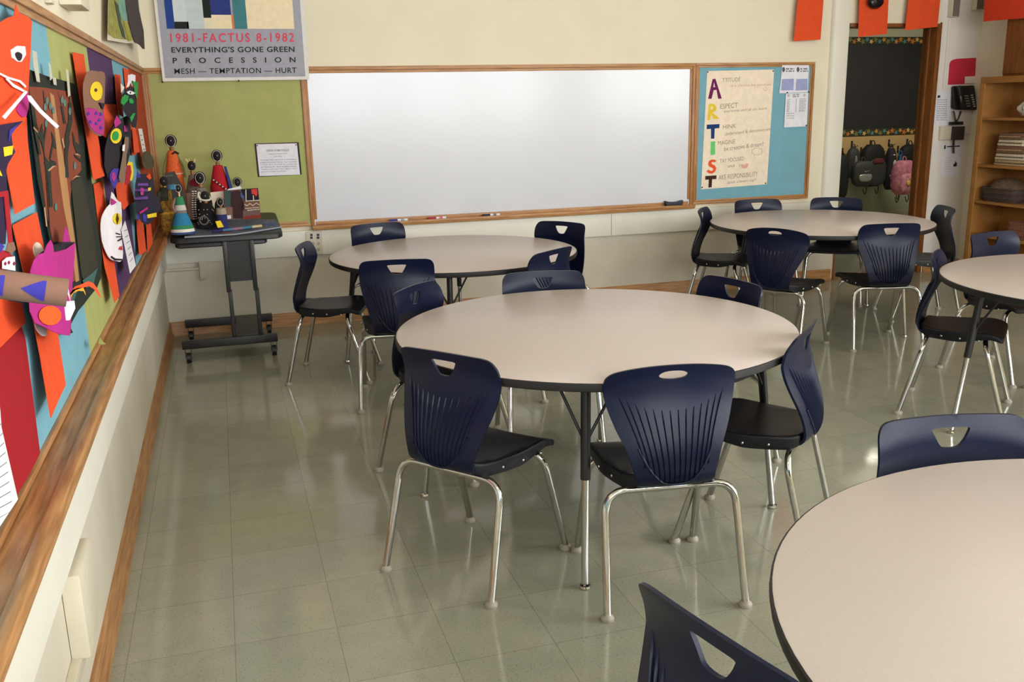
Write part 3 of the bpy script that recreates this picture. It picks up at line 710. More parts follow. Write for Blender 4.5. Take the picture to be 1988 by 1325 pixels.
K_BLK = paper((40, 36, 44)); K_DKP = paper((48, 36, 66)); K_PINK = paper((180, 46, 132)); K_YEL = paper((238, 206, 44)); K_GRN = paper((46, 150, 74)); K_BLU = paper((66, 58, 156)); K_BRN = paper((140, 102, 84)); K_RED = paper((168, 34, 44)); K_WHT = paper((238, 232, 238)); K_ORB = paper((238, 82, 42)); K_VIO = paper((112, 72, 150)); K_TAN = paper((172, 138, 104))
sheet([(12, 262), (52, 228), (54, 275), (68, 395), (30, 416), (14, 335)], 'orange sheet below the big orange cat mask near the left frame edge')
sheet([(25, 437), (72, 412), (84, 472), (113, 650), (128, 748), (120, 764), (99, 812), (78, 690), (52, 555)], 'long orange sheet hanging behind the pink mask with a tube')
sheet([(-14, 582), (0, 580), (43, 589), (50, 627), (41, 635), (-14, 690)], 'orange sheet overlapping the red sheet at the left frame edge', .018, .004)
sheet([(-30, 702), (0, 676), (42, 634), (50, 660), (78, 880), (60, 922), (-30, 1070)], 'large dark red sheet above the wooden ledge at the left edge', .0145, .002, paper((160, 30, 38)))
PG = thing('notice', 'white printed page on dark red paper at the left frame edge', 'notice')
fp = surf(.02); card('sheet', [(-26, 740), (0, 790), (3, 830), (35, 970), (-26, 1062)], fp, K_WHT, PG)
for k in range(11):
    y = 800+k*19; x1_ = 2+(y-800)*.13
    if x1_ > 4: card('small_print', [(-14, y+22), (x1_-1, y+2), (x1_-1, y+4), (-14, y+24)], fp, M_GREY, PG, .0004, .0004)
sheet([(141, 101), (163, 106), (166, 130), (190, 262), (203, 342), (182, 350), (166, 254), (152, 170)], 'orange strip with torn end hanging left of the owl mask', .02, .035)
sheet([(200, 202), (228, 203), (229, 225), (215, 250), (206, 268), (199, 262)], 'small orange sheet between the owl and the round eyed bird mask')
sheet([(223, 144), (234, 146), (240, 228), (231, 222), (226, 190)], 'narrow orange strip left of the green eared cat mask', .02, .015)
sheet([(240, 132), (250, 135), (259, 250), (266, 300), (257, 302), (252, 252)], 'orange strip behind the green eared cat mask', .016, .006)
sheet([(257, 251), (265, 249), (271, 296), (261, 297)], 'short orange strip beside the narrow white label in the corner', .03, .01)
sheet([(182, 358), (200, 350), (206, 410), (232, 575), (223, 588), (204, 520), (192, 440)], 'long orange sheet behind the white cat mask', .02, .03)
sheet([(224, 356), (250, 348), (262, 392), (250, 398), (240, 408), (229, 391)], 'orange sheet under the blue bird mask beak', .018, .012)
sheet([(265, 425), (278, 430), (284, 488), (271, 497)], 'orange sheet under the purple striped mask', .02, .02)
sheet([(284, 428), (293, 436), (298, 478), (287, 491)], 'orange sheet at the board end beside the doll cart', .03, .012)
# big orange cat
f = surf(.035, .018, [(-80, 43), (62, 243)])
MK = thing('cat_mask', 'big bright orange paper cat mask with white whiskers at the left edge', 'mask', 'paper masks on the left wall')
card('face', [(-60, 60), (0, 44), (14, 35), (27, 31), (31, 9), (38, 25), (57, 34), (62, 42), (60, 95), (56, 160), (54, 215), (48, 236), (30, 241), (8, 243), (-60, 262)], f, K_ORB, MK, grid=.05)
card('eye', [(22, 97), (33, 89), (49, 90), (51, 106), (42, 120), (34, 120), (24, 112)], f, K_WHT, MK, off=.002)
card('pupil', [(31, 104), (36, 101), (43, 106), (42, 114), (38, 118), (33, 112)], f, K_BLK, MK, off=.004, smooth=True)
card('tongue', [(55, 178), (55, 212), (47, 228), (36, 220), (33, 210), (44, 192)], f, K_PINK, MK, off=.002, smooth=True)
fo = surf(.07)
for q in ([(0, 141), (16, 149), (40, 156), (51, 167), (50, 171), (38, 160), (15, 153), (0, 145)], [(14, 151), (28, 164), (52, 178), (50, 181), (26, 169), (12, 154)], [(50, 176), (54, 179), (10, 232), (5, 227)], [(54, 185), (60, 186), (80, 212), (115, 245), (110, 250), (76, 218), (57, 196)]):
    card('whisker', q, f if q[0][0] < 20 else fo, K_WHT, MK, off=.006)
# dragon-like mask with the cardboard tube
MK = thing('dragon_mask', 'dark paper mask with brown cardboard tube snout and orange paper flame', 'mask', 'paper masks on the left wall')
f = surf(.07)
card('face', [(-60, 225), (0, 243), (45, 235), (22, 258), (25, 285), (30, 295), (16, 318), (12, 330), (14, 372), (-60, 380)], f, K_DKP, MK, grid=.06)
card('patch', [(8, 286), (26, 283), (24, 300), (10, 304)], f, K_YEL, MK, off=.003); card('patch', [(-8, 325), (0, 330), (5, 342), (-2, 340)], f, K_YEL, MK, off=.003)
card('patch', [(20, 252), (36, 240), (22, 262), (18, 275)], f, K_BLU, MK, off=.003)
card('neck', [(-60, 378), (8, 375), (14, 420), (11, 474), (-60, 486)], f, K_DKP, MK)
card('strip', [(-8, 374), (16, 370), (25, 470), (17, 472), (9, 382), (-8, 384)], f, K_RED, MK, off=.003); card('strip', [(16, 472), (27, 470), (31, 484), (24, 492), (12, 488)], f, K_BRN, MK, off=.003)
card('collar', [(-60, 490), (0, 484), (16, 489), (28, 500), (28, 524), (-60, 530)], f, K_RED, MK); card('patch', [(-60, 473), (0, 472), (9, 478), (2, 490), (-60, 502)], f, K_BLU, MK, off=.003)
pc = card('playing_card_piece', [(6, 507), (14, 500), (29, 498), (30, 526), (6, 522)], f, K_WHT, MK, off=.006)
for a, b in ((11, 512), (18, 510), (28, 512)): card('diamond', [(a, b-4), (a+2.4, b), (a, b+4), (a-2.4, b)], f, paper((150, 30, 70)), pc, .0005, off=.0075)
t0 = onx(-70, 543, .06); t1 = ony(131, 569, t0.y+.02)
ax = (t1-t0); bm = bmesh.new(); r_ = .0235
tube(bm, [t0, t1], r_, 28, cap=False); tube(bm, [t0, t1], r_-.003, 28, cap=False); tb = finish(bm, 'tube', M('brown_card_tube', (140, 100, 82), .85, var=.05), MK)
an = ax.normalized(); s1 = Vector((0, -1, 0)); s1 = (s1-an*s1.dot(an)).normalized(); s2 = an.cross(s1)
def ontube(frac, ang, dr=.001): return t0+ax*frac+(s1*math.cos(ang)+s2*math.sin(ang))*(r_+dr)
for fr_ in (.70, .30):
    bm = bmesh.new(); prev = None; sg = -1 if s2.z > 0 else 1      # pointed towards the wall, wide side outward
    for k in range(9):
        q = k/8; x_ = fr_-.16+.24*q; hw = .75*min(1, q*1.15); row = [bm.verts.new(ontube(x_, PI*.5*0+sg*(-.1)+hw*(j/4-1))) for j in range(9)]
        if prev:
            for j in range(8): bm.faces.new((prev[j], prev[j+1], row[j+1], row[j]))
        prev = row
    bmesh.ops.remove_doubles(bm, verts=bm.verts, dist=1e-5); finish(bm, 'triangle', K_BLU, tb)
rr_ = random.Random(3)
def ribbon(name, pts, wd, mat, parent, up=(0, 0, 1)):
    bm = bmesh.new(); n = len(pts); pts = [Vector(p) for p in pts]; F, B = [], []; up = Vector(up)
    for i, p in enumerate(pts):
        t = (pts[min(i+1, n-1)]-pts[max(i-1, 0)]).normalized(); nn = t.cross(up)
        nn = nn.normalized()*.0008 if nn.length > 1e-4 else Vector((.0008, 0, 0)); k = wd[i]
        F.append([bm.verts.new(p-up*k+nn), bm.verts.new(p+up*k+nn)]); B.append([bm.verts.new(p-up*k-nn), bm.verts.new(p+up*k-nn)])
    for i in range(n-1):
        for L_ in (F, B): bm.faces.new((L_[i][0], L_[i+1][0], L_[i+1][1], L_[i][1]))
        for j in (0, 1): bm.faces.new((F[i][j], F[i+1][j], B[i+1][j], B[i][j]))
    for i in (0, n-1): bm.faces.new((F[i][0], F[i][1], B[i][1], B[i][0]))
    return finish(bm, name, mat, parent)
e = t1
tp = lambda a, b, k=0: ony(a, b, t1.y+k)
ribbon('ruff', [tp(129, 560), tp(133, 566), tp(136, 580)], [.006, .012, .008], K_WHT, MK)
ribbon('ruff', [tp(134, 585), tp(136, 600), tp(132, 622)], [.008, .008, .003], K_WHT, MK, (1, 0, 0))
ribbon('flame', [tp(136, 572), tp(146, 560), tp(158, 556), tp(172, 551), tp(182, 556), tp(189, 566), tp(196, 577)], [.002, .003, .003, .004, .005, .005, .002], K_ORB, MK)
ribbon('flame', [tp(137, 574), tp(142, 566), tp(152, 562), tp(162, 562), tp(166, 571)], [.004, .003, .0025, .003, .002], paper((226, 158, 54)), MK)
# painted tree picture
f = surf(.025, 0, [(57, 135), (198, 650)], .02)
PT = thing('painting', 'tall painting of rust and black hanging roots on torn dark paper', 'painting')
card('torn_paper', [(52, 132), (60, 136), (92, 148), (125, 157), (148, 164), (160, 230), (172, 310), (182, 380), (198, 500), (196, 540), (188, 560), (176, 574), (164, 590), (152, 604), (142, 622), (136, 634), (142, 646), (130, 650), (118, 560), (96, 460), (74, 350), (60, 240)], f, paper((38, 44, 38)), PT, grid=.08)
card('rust_panel', [(57, 168), (85, 170), (110, 174), (136, 178), (150, 240), (158, 330), (140, 355), (133, 420), (140, 480), (146, 545), (140, 548), (126, 470), (104, 470), (92, 420), (76, 300), (62, 215)], f, paper((132, 66, 46)), PT, off=.002, grid=.08)
card('painted_trunk', [(98, 180), (105, 186), (112, 240), (122, 300), (130, 350), (139, 420), (146, 470), (154, 545), (148, 548), (140, 480), (132, 440), (124, 400), (116, 340), (108, 260)], f, paper((176, 130, 86)), PT, off=.004)
card('dark_trunk', [(138, 352), (158, 343), (172, 400), (184, 470), (190, 520), (170, 548), (160, 540), (152, 480)], f, paper((56, 52, 42)), PT, off=.004)
def pstroke(name, px, w_, mat, off=.004):
    up_ = [(a, b-w_) for a, b in px]; dn = [(a+w_*.5, b+w_) for a, b in reversed(px)]
    card(name, up_+dn, f, mat, PT, .0008, off)
for q in ([(64, 196), (72, 250), (84, 290), (88, 320), (92, 380), (96, 440)], [(84, 178), (90, 240), (84, 282)], [(104, 270), (96, 312), (108, 318)], [(112, 180), (128, 240), (134, 270), (130, 300), (132, 340)], [(134, 184), (136, 240), (130, 268)], [(140, 262), (148, 292), (156, 300)], [(86, 318), (100, 316)], [(144, 302), (156, 312)]):
    pstroke('painted_branch', q, 3.2, paper((44, 46, 40)))
for q in ([(86, 300), (97, 318), (109, 314), (108, 321), (98, 328), (100, 360), (103, 402), (97, 402), (94, 360), (90, 326)], [(133, 200), (139, 200), (141, 235), (135, 262), (131, 300), (134, 345), (127, 345), (126, 300), (127, 262), (133, 236)], [(68, 250), (78, 257), (82, 240), (85, 262), (87, 300), (80, 275)], [(141, 255), (147, 275), (155, 283), (158, 297), (150, 300), (143, 280)], [(60, 200), (64, 200), (72, 248), (80, 300), (76, 300), (66, 250)], [(100, 255), (106, 268), (110, 290), (104, 284)], [(118, 205), (122, 206), (128, 240), (124, 240)]):
    card('painted_root', q, f, paper((46, 50, 42)), PT, .0008, .0042)
for q in ([(66, 246), (74, 256), (73, 258), (65, 249)], [(94, 330), (103, 322), (109, 322), (104, 325), (95, 333)], [(122, 268), (126, 286), (124, 288), (120, 270)], [(144, 300), (150, 298), (158, 303), (150, 301)], [(140, 348), (148, 341), (157, 343), (148, 344)], [(88, 402), (92, 440), (90, 440), (86, 404)]):
    card('pale_outline', q, f, paper((188, 150, 116)), PT, .0006, .005)
for a, b in ((92, 196), (98, 206), (88, 208), (121, 194), (126, 200), (104, 214), (146, 322), (109, 402), (90, 240), (136, 216)):
    card('painted_leaf', ell(a, b, 2.6, 8, 8), f, paper((96, 122, 116)), PT, .0006, .0045)
for q in ([(64, 98), (71, 101), (78, 160), (72, 158), (66, 128)], [(95, 120), (99, 128), (102, 152), (98, 156)], [(103, 150), (109, 152), (110, 166), (105, 164)], [(129, 134), (133, 137), (137, 185), (133, 188)]):
    card('hanging_ribbon', q, surf(.03), paper((196, 190, 170)), PT, .0012, .004)
for q in ([(130, 548), (140, 558), (150, 566), (142, 590), (136, 580)], [(160, 545), (178, 532), (190, 520), (182, 550), (168, 560)]): card('teal_paint', q, f, paper((64, 100, 94)), PT, .0008, .0055)
# pink mask
f = surf(.07, .018, [(55, 466), (146, 652)])
MK = thing('monster_mask', 'magenta paper mask with orange disc cheek below the roots painting', 'mask', 'paper masks on the left wall')
card('ear', ell(76, 490, 9.5, 20, 16, -.25), surf(.05), paper((236, 216, 196)), MK); card('ear', ell(80, 637, 9, 18, 16, -.5), surf(.05), paper((206, 198, 204)), MK)
card('inside', [(76, 494), (99, 478), (124, 470), (146, 470), (140, 482), (104, 490), (84, 498)], f, K_BLK, MK, off=-.006)
card('face', [(74, 495), (86, 491), (92, 475), (99, 466), (103, 475), (105, 490), (128, 484), (146, 472), (145, 500), (140, 560), (138, 600), (136, 652), (120, 650), (105, 645), (86, 635), (68, 627), (59, 605), (57, 575), (59, 545), (60, 526), (66, 507)], f, K_PINK, MK, grid=.04)
card('cheek_disc', ell(98, 613, 21.5, 19, 22), f, paper((246, 96, 42)), MK, off=.004)
card('tassel', [(122, 475), (127, 440), (133, 450), (136, 470)], surf(.06), K_PINK, MK)
# owl
f = surf(.065, .018, [(160, 139), (204, 265)])
MK = thing('owl_mask', 'brown paper owl mask with yellow eye and spotted pink breast', 'mask', 'paper masks on the left wall')
card('face', smoothloop([(171, 139), (186, 138), (203, 141), (204, 165), (203, 193), (202, 210), (201, 240), (200, 263), (187, 262), (174, 249), (167, 225), (163, 195), (162, 163)], 2), f, K_BRN, MK, grid=.04)
card('breast', [(166.5, 209.5), (185, 211), (201, 213), (200, 263), (186, 258), (176, 248), (169.5, 232)], f, paper((172, 52, 128)), MK, off=.002)
card('eye', ell(187.6, 177, 11.6, 18.7, 20), f, K_YEL, MK, off=.003); card('pupil', ell(186.6, 175, 2.6, 3.4, 12), f, paper((92, 60, 64)), MK, off=.005)
card('beak', [(193.5, 199), (204, 201), (200, 213)], f, K_BLK, MK, off=.006)
for a, b in ((172, 221), (187, 220), (196, 222), (176, 237), (187, 240), (193, 233), (196, 248)): card('spot', [(a-3, b+2), (a, b-4), (a+3, b+1), (a+1, b+3)], f, K_BLU, MK, .0006, .004)
# round eyed bird mask
f = surf(.06, .018, [(203, 228), (256, 367)])
MK = thing('bird_mask', 'black paper bird mask with green and yellow ring eye', 'mask', 'paper masks on the left wall')
card('face', [(236, 230), (252, 222), (255, 262), (252, 300), (243, 330), (224, 350), (216, 352), (209, 344), (203, 322), (204, 290), (210, 264), (222, 242)], f, K_BLK, MK, grid=.04)
card('eye', ell(225.7, 264, 10.5, 15, 20, .15), f, K_YEL, MK, off=.003); card('iris', ell(224.6, 264, 6.2, 9.2, 18, .15), f, K_GRN, MK, off=.005)
card('beak', [(222, 327), (232, 328), (231, 340), (228, 356), (222, 368), (215, 352), (213, 340), (217, 331)], f, K_BLU, MK, off=.004); card('blot', [(218, 336), (221, 334), (224, 338), (226, 344), (221, 354), (217, 346)], f, paper((170, 50, 128)), MK, off=.006)
card('nose', [(243, 266), (250, 266), (246, 300), (244, 352), (236, 358), (231, 345), (238, 305)], f, paper((132, 104, 88)), MK, off=.012)
card('tuft', [(222, 236), (227, 224), (236, 238), (224, 248)], f, K_PINK, MK, off=.004); card('tuft', [(241, 244), (247, 243), (248, 256), (242, 256)], f, paper((168, 60, 130)), MK, off=.004)
card('lip', [(247, 320), (254, 320), (256, 335), (252, 355), (243, 360), (245, 335)], f, K_RED, MK, off=.014); card('lip', [(250, 314), (257, 315), (259, 332), (255, 352), (253, 350), (256, 334), (254, 321), (247, 321)], f, K_YEL, MK, off=.016)
card('patch', [(239, 282), (243, 280), (242, 294), (238, 293)], f, K_WHT, MK, off=.013)
# green eared cat
f = surf(.085, .018, [(236, 166), (269, 250)])
MK = thing('cat_mask', 'black paper cat mask with green ear and white horn near the corner', 'mask', 'paper masks on the left wall')
card('face', [(238, 184), (246, 172), (254, 167), (261, 172), (265, 195), (267, 225), (264, 249), (256, 246), (252, 230), (244, 222), (237, 208)], f, K_BLK, MK, grid=.03)
card('ear', [(257, 157), (269, 160), (266, 194), (262, 180), (261, 170)], f, K_GRN, MK, off=.003); card('ear', [(235, 162), (242, 170), (236, 180)], f, paper((232, 222, 206)), MK, off=.003)
card('horn', [(249, 146), (256, 144), (263, 146), (263, 158), (258, 161), (257, 168), (254, 160), (250, 168), (246, 170), (249, 158)], surf(.10), K_WHT, MK)
card('eye', [(246, 179), (252, 176), (258, 178), (263, 181), (257, 184), (250, 183)], f, K_WHT, MK, off=.005); card('pupil', ell(253.5, 180, .9, 2, 8), f, K_BLK, MK, off=.007)
for q in ([(237, 190), (242, 184), (250, 186), (248, 196), (240, 205), (235, 200)], [(251, 192), (256, 191), (260, 197), (258, 202), (252, 200)], [(253, 228), (258, 220), (263, 220), (259, 230), (255, 237)]): card('green_patch', q, f, K_GRN, MK, off=.004)
# white cat
f = surf(.04, .018, [(196, 373), (240, 506)])
MK = thing('cat_mask', 'white paper cat mask with yellow slit eye above the ledge', 'mask', 'paper masks on the left wall')
card('face', smoothloop([(235, 393), (224, 394), (212, 398), (203, 410), (197, 425), (196, 445), (199, 470), (206, 490), (214, 503), (226, 507), (238, 505), (237.5, 465), (236.5, 428)], 2), f, K_WHT, MK, grid=.04)
card('ear', [(217, 373), (230, 391), (224, 396), (213, 401)], f, K_WHT, MK, off=-.003); card('inner_ear', [(217, 385), (226, 393), (222, 397), (216, 399)], f, K_PINK, MK, off=.001)
card('eye', ell(228, 425, 8, 11, 18), f, K_YEL, MK, off=.003); card('pupil', [(228, 414), (231, 425), (228, 436), (225.5, 425)], f, paper((66, 44, 20)), MK, off=.005)
for q in ([(226, 452), (234, 454.5), (234, 456.5), (226, 454)], [(227, 459), (236, 459), (236, 461), (227, 461)], [(229, 467), (236, 462), (237, 464), (230, 469)]): card('whisker', q, f, K_BLK, MK, off=.004)
card('mouth', [(231, 485), (234, 478), (235, 484), (237, 477), (238, 486), (233, 485)], f, paper((200, 50, 60)), MK, off=.004)
card('chin_line', [(217, 497), (224, 502), (238, 503), (238, 506), (224, 506), (216, 500)], f, K_BLK, MK, off=.004)
LBL = thing('label', 'narrow white written label curling beside the white cat mask', 'label')
f2 = surf(.045, 0, [(236, 429), (264, 531)], .03); card('strip', [(243, 429), (250, 455), (264, 516), (253, 531), (243, 480), (236, 447)], f2, paper((226, 222, 226)), LBL, grid=.03)
for k in range(6): card('handwriting', [(241+k*2.2, 448+k*12), (247+k*2.2, 445+k*11), (247.4+k*2.2, 446.5+k*11), (241.4+k*2.2, 449.5+k*12)], f2, M_GREY, LBL, .0004, .0006)
# purple striped
f = surf(.06, .06, [(262, 340), (304, 436)])
MK = thing('monster_mask', 'dark paper mask with purple stripes beside the doll cart', 'mask', 'paper masks on the left wall')
card('face', smoothloop([(266, 343), (278, 338), (294, 342), (298, 356), (300, 380), (304, 402), (298, 425), (288, 436), (276, 432), (265, 412), (262, 378)], 2), f, paper((44, 40, 58)), MK, grid=.03)
for q in ([(268, 356), (288, 356), (288, 361), (267, 361)], [(262, 367), (288, 367), (288, 372), (262, 371)], [(262, 383), (287, 381), (287, 387), (262, 388)]): card('stripe', q, f, K_VIO, MK, off=.003)
card('nose', [(272, 367), (276, 364), (280, 368), (278, 379), (274, 379)], f, paper((190, 70, 150)), MK, off=.006); card('mouth', [(271, 412), (286, 402), (287, 406), (272, 416)], f, K_PINK, MK, off=.005)
card('ear', [(265, 345), (267, 332), (274, 345)], f, K_BLU, MK, off=.002); card('ear', [(284, 343), (291, 337), (294, 346), (290, 349)], f, K_ORB, MK, off=.004)
card('patch', [(288, 365), (293, 364), (293, 370), (288, 371)], f, K_YEL, MK, off=.006); card('chin_strip', [(286, 417), (304, 413), (304, 421), (287, 424)], f, K_YEL, MK, off=.008)
card('patch', [(266, 416), (271, 420), (270, 428), (266, 424)], f, K_BLU, MK, off=.004); card('patch', [(278, 415), (285, 418), (284, 432), (279, 430)], f, K_BLU, MK, off=.004)
# small camouflage mask with its label
f = surf(.05, .018, [(274, 292), (300, 330)])
MK = thing('leaf_mask', 'small mottled olive mask at the corner end of the board', 'mask', 'paper masks on the left wall')
card('face', smoothloop([(278, 298), (286, 293), (293, 300), (299, 314), (297, 325), (288, 329), (279, 324), (276, 310)], 2), f, M('mottled_olive', (70, 62, 36), .8, var=.55, scale=45), MK, grid=.03)
LBL = thing('label', 'thin white printed strip above the mottled olive mask', 'label')
f2 = surf(.045); card('strip', [(269, 250), (276, 250), (285, 302), (279, 305)], f2, paper((226, 220, 212)), LBL)
for k in range(4): card('small_print', [(272+k*2, 262+k*9), (275.5+k*2, 262+k*9), (275.8+k*2, 264+k*9), (272.3+k*2, 264+k*9)], f2, M_GREY, LBL, .0004, .0005)
sheet([(191, 668), (194, 655), (198, 662), (206, 668), (198, 670)], 'curled scrap of lime paper on the ledge edge', .055, .01, paper((150, 156, 90)), 'paper_scrap')
# fittings on the left wall
EB = thing('electrical_box', 'ivory painted box with conduit above the left pin board', 'electrical box')
p0_, p1_ = onx(118, 30, .0), onx(148, 50, .0)
box('cover', (.0, -3.42, 1.915), (.07, -3.2, 2.12), M_GREYBOX, EB, .006)
box('conduit', (.0, -3.9, 1.9), (.03, -3.78, ZC), M_GREYBOX, EB, .005); box('conduit', (.0, -3.72, 1.89), (.02, -3.66, ZC), M_GREYBOX, EB, .004)
bm = bmesh.new(); ball(bm, (.072, -3.24, 2.0), .008); finish(bm, 'knob', M_INK, EB)
RB = thing('surface_raceway', 'ivory surface outlet box and raceway low on the left wall', 'electrical box')
pa, pb_ = onx(163, 1110, .05), onx(196, 1190, .05)
box('cover', (.004, pa.y-.06, pb_.z-.01), (.05, pb_.y+.015, pa.z+.02), M_GREYBOX, RB, .008)
boxes('raceway', [((.004, pa.y+.01, .26), (.028, pa.y+.055, pb_.z)), ((.004, YF, .235), (.028, pa.y+.055, .272))], M_GREYBOX, RB, .004)
# painted cloth hanging near the corner above the board
UA = thing('painting', 'hanging painted sheet with green foliage and a dark trunk above the corner', 'painting')
A0 = onx(208, 60, .03); A1 = onx(262, 60, .06)
un = (Vector((A1.x, A1.y, 0))-Vector((A0.x, A0.y, 0)))
def onplane(px, py, k=0.0):
    n_ = Vector((un.y, -un.x, 0)).normalized()
    if n_.x < 0: n_ = -n_
    d_ = ray(px, py); o_ = Vector((A0.x, A0.y, 0))+n_*k; t_ = (o_-CAM).dot(n_)/d_.dot(n_); return CAM+d_*t_
nU = Vector((un.y, -un.x, 0)).normalized(); nU = nU if nU.x > 0 else -nU
def ua(name, px, col, k, var=.2): slab(name, [onplane(a, b, k) for a, b in px], nU, .0015, M('painted_%d_%d_%d' % col, col, .8, var=var, scale=30), UA)
ua('cloth', [(212, -60), (262, -60), (281, 90), (278, 96), (268, 84), (246, 84), (209, 78), (210, 30)], (214, 204, 184), 0, .05)
ua('foliage', [(213, -60), (232, -60), (240, 30), (246, 55), (252, 78), (238, 76), (222, 74), (210, 66)], (150, 146, 72), .002, .35)
ua('foliage', [(224, -60), (244, -60), (246, 20), (248, 40), (238, 40), (232, 24)], (118, 166, 146), .003, .3)
ua('painted_fern', [(222, 0), (230, 10), (236, 45), (241, 60), (244, 76), (238, 70), (232, 50), (227, 26)], (54, 74, 54), .0045, .3)
ua('foliage', [(240, 40), (248, 42), (258, 78), (250, 80)], (160, 156, 62), .0045, .2)
ua('dark_trunk', [(238, -60), (262, -60), (270, 20), (279, 60), (281, 96), (272, 88), (262, 82), (254, 60), (246, 20)], (62, 50, 52), .006, .3)

# ------------------------------------------------------------------ doll cart in the corner
CT = thing('cart', 'black wheeled stand in the corner carrying the beaded dolls', 'cart')
TZ = lambda y: .806+.077*(y+.85)                       # its top tilts up towards the wall
def top_slab(name, x0, x1, y0, y1, z0, z1, rad, mat, parent):
    pts = []
    for cx, cy, a0 in ((x1-rad, y1-rad, 0), (x0+rad, y1-rad, 90), (x0+rad, y0+rad, 180), (x1-rad, y0+rad, 270)):
        for k in range(5): a = math.radians(a0+90*k/4); pts.append((cx+rad*math.cos(a), cy+rad*math.sin(a)))
    bm = bmesh.new(); n = len(pts); L_ = []
    for s, dz in ((.97, z0), (1, z0+.006), (1, z1-.008), (.985, z1)):
        mx, my = (x0+x1)/2, (y0+y1)/2; L_.append([bm.verts.new((mx+(x-mx)*s, my+(y-my)*s, TZ(y)+dz)) for x, y in pts])
    for a, b in zip(L_, L_[1:]):
        for k in range(n): bm.faces.new((a[k], a[(k+1) % n], b[(k+1) % n], b[k]))
    bm.faces.new(L_[0]); bm.faces.new(L_[-1]); return finish(bm, name, mat, parent)
top_slab('tabletop', .115, .80, -.86, -.12, -.04, 0, .06, M_BLACK, CT)
top_slab('tray', .14, .70, -.82, -.2, -.075, -.042, .03, M_BLACK, CT)
for x in (.436, .602):
    box('post', (x-.014, -.845, .44), (x+.014, -.79, .765), M_BLKMET, CT, .004)
    box('lower_post', (x-.006, -.838, .12), (x+.020, -.797, .45), M_BLKMET, CT, .004)
box('panel', (.45, -.825, .505), (.59, -.81, .765), M_BLKMET, CT)
for y in (-.84, -.2): box('rail', (.118, y-.022, .094), (.712, y+.022, .146), M_BLKMET, CT, .003)
box('crossbar_plate', (.46, -.82, .138), (.63, -.2, .152), M('dark_grey_metal', (58, 56, 56), .45), CT, .003)
for x in (.152, .685):
    for y in (-.84, -.2):
        bm = bmesh.new(); tube(bm, [(x-.014, y, .034), (x+.014, y, .034)], .034, 20); cs = finish(bm, 'caster', M_BLACK, CT)
        boxes('fork', [((x-.02, y-.012, .03), (x-.016, y+.012, .098)), ((x+.016, y-.012, .03), (x+.02, y+.012, .098))], M_BLKMET, cs)
MAT = thing('textile_mat', 'grey blue woven mat draped over the cart top', 'mat')
bm = bmesh.new()
pts = [(.205, -.868), (.50, -.872), (.60, -.83), (.80, -.72), (.78, -.42), (.5, -.35), (.2, -.4)]
P_, T_ = mesh2d(pts, (), .04)
shell(bm, P_, T_, lambda x, y: (x, y, TZ(y)+.006+.003*math.sin(30*x)), lambda x, y: (x, y, TZ(y)+.0015))
finish(bm, 'woven_field', M('woven_denim', (92, 98, 112), .95, var=.3, scale=40), MAT)
bm = bmesh.new(); tube(bm, [(x, y, TZ(y)+.006) for x, y in pts[:4]], .005, 6); finish(bm, 'pale_edging', paper((150, 156, 164)), MAT)
for x, y, c in ((.60, -.70, (66, 96, 130)), (.67, -.66, (120, 70, 56)), (.73, -.62, (64, 92, 140)), (.45, -.80, (120, 64, 52))):
    bm = bmesh.new(); P_, T_ = mesh2d([(x-.03, y-.02), (x+.03, y-.02), (x+.03, y+.03), (x-.03, y+.03)], ()); shell(bm, P_, T_, lambda a, b: (a, b, TZ(b)+.0105), lambda a, b: (a, b, TZ(b)+.008)); finish(bm, 'woven_motif', M('weave_%d' % c[0], c, .95, var=.25, scale=60), MAT)
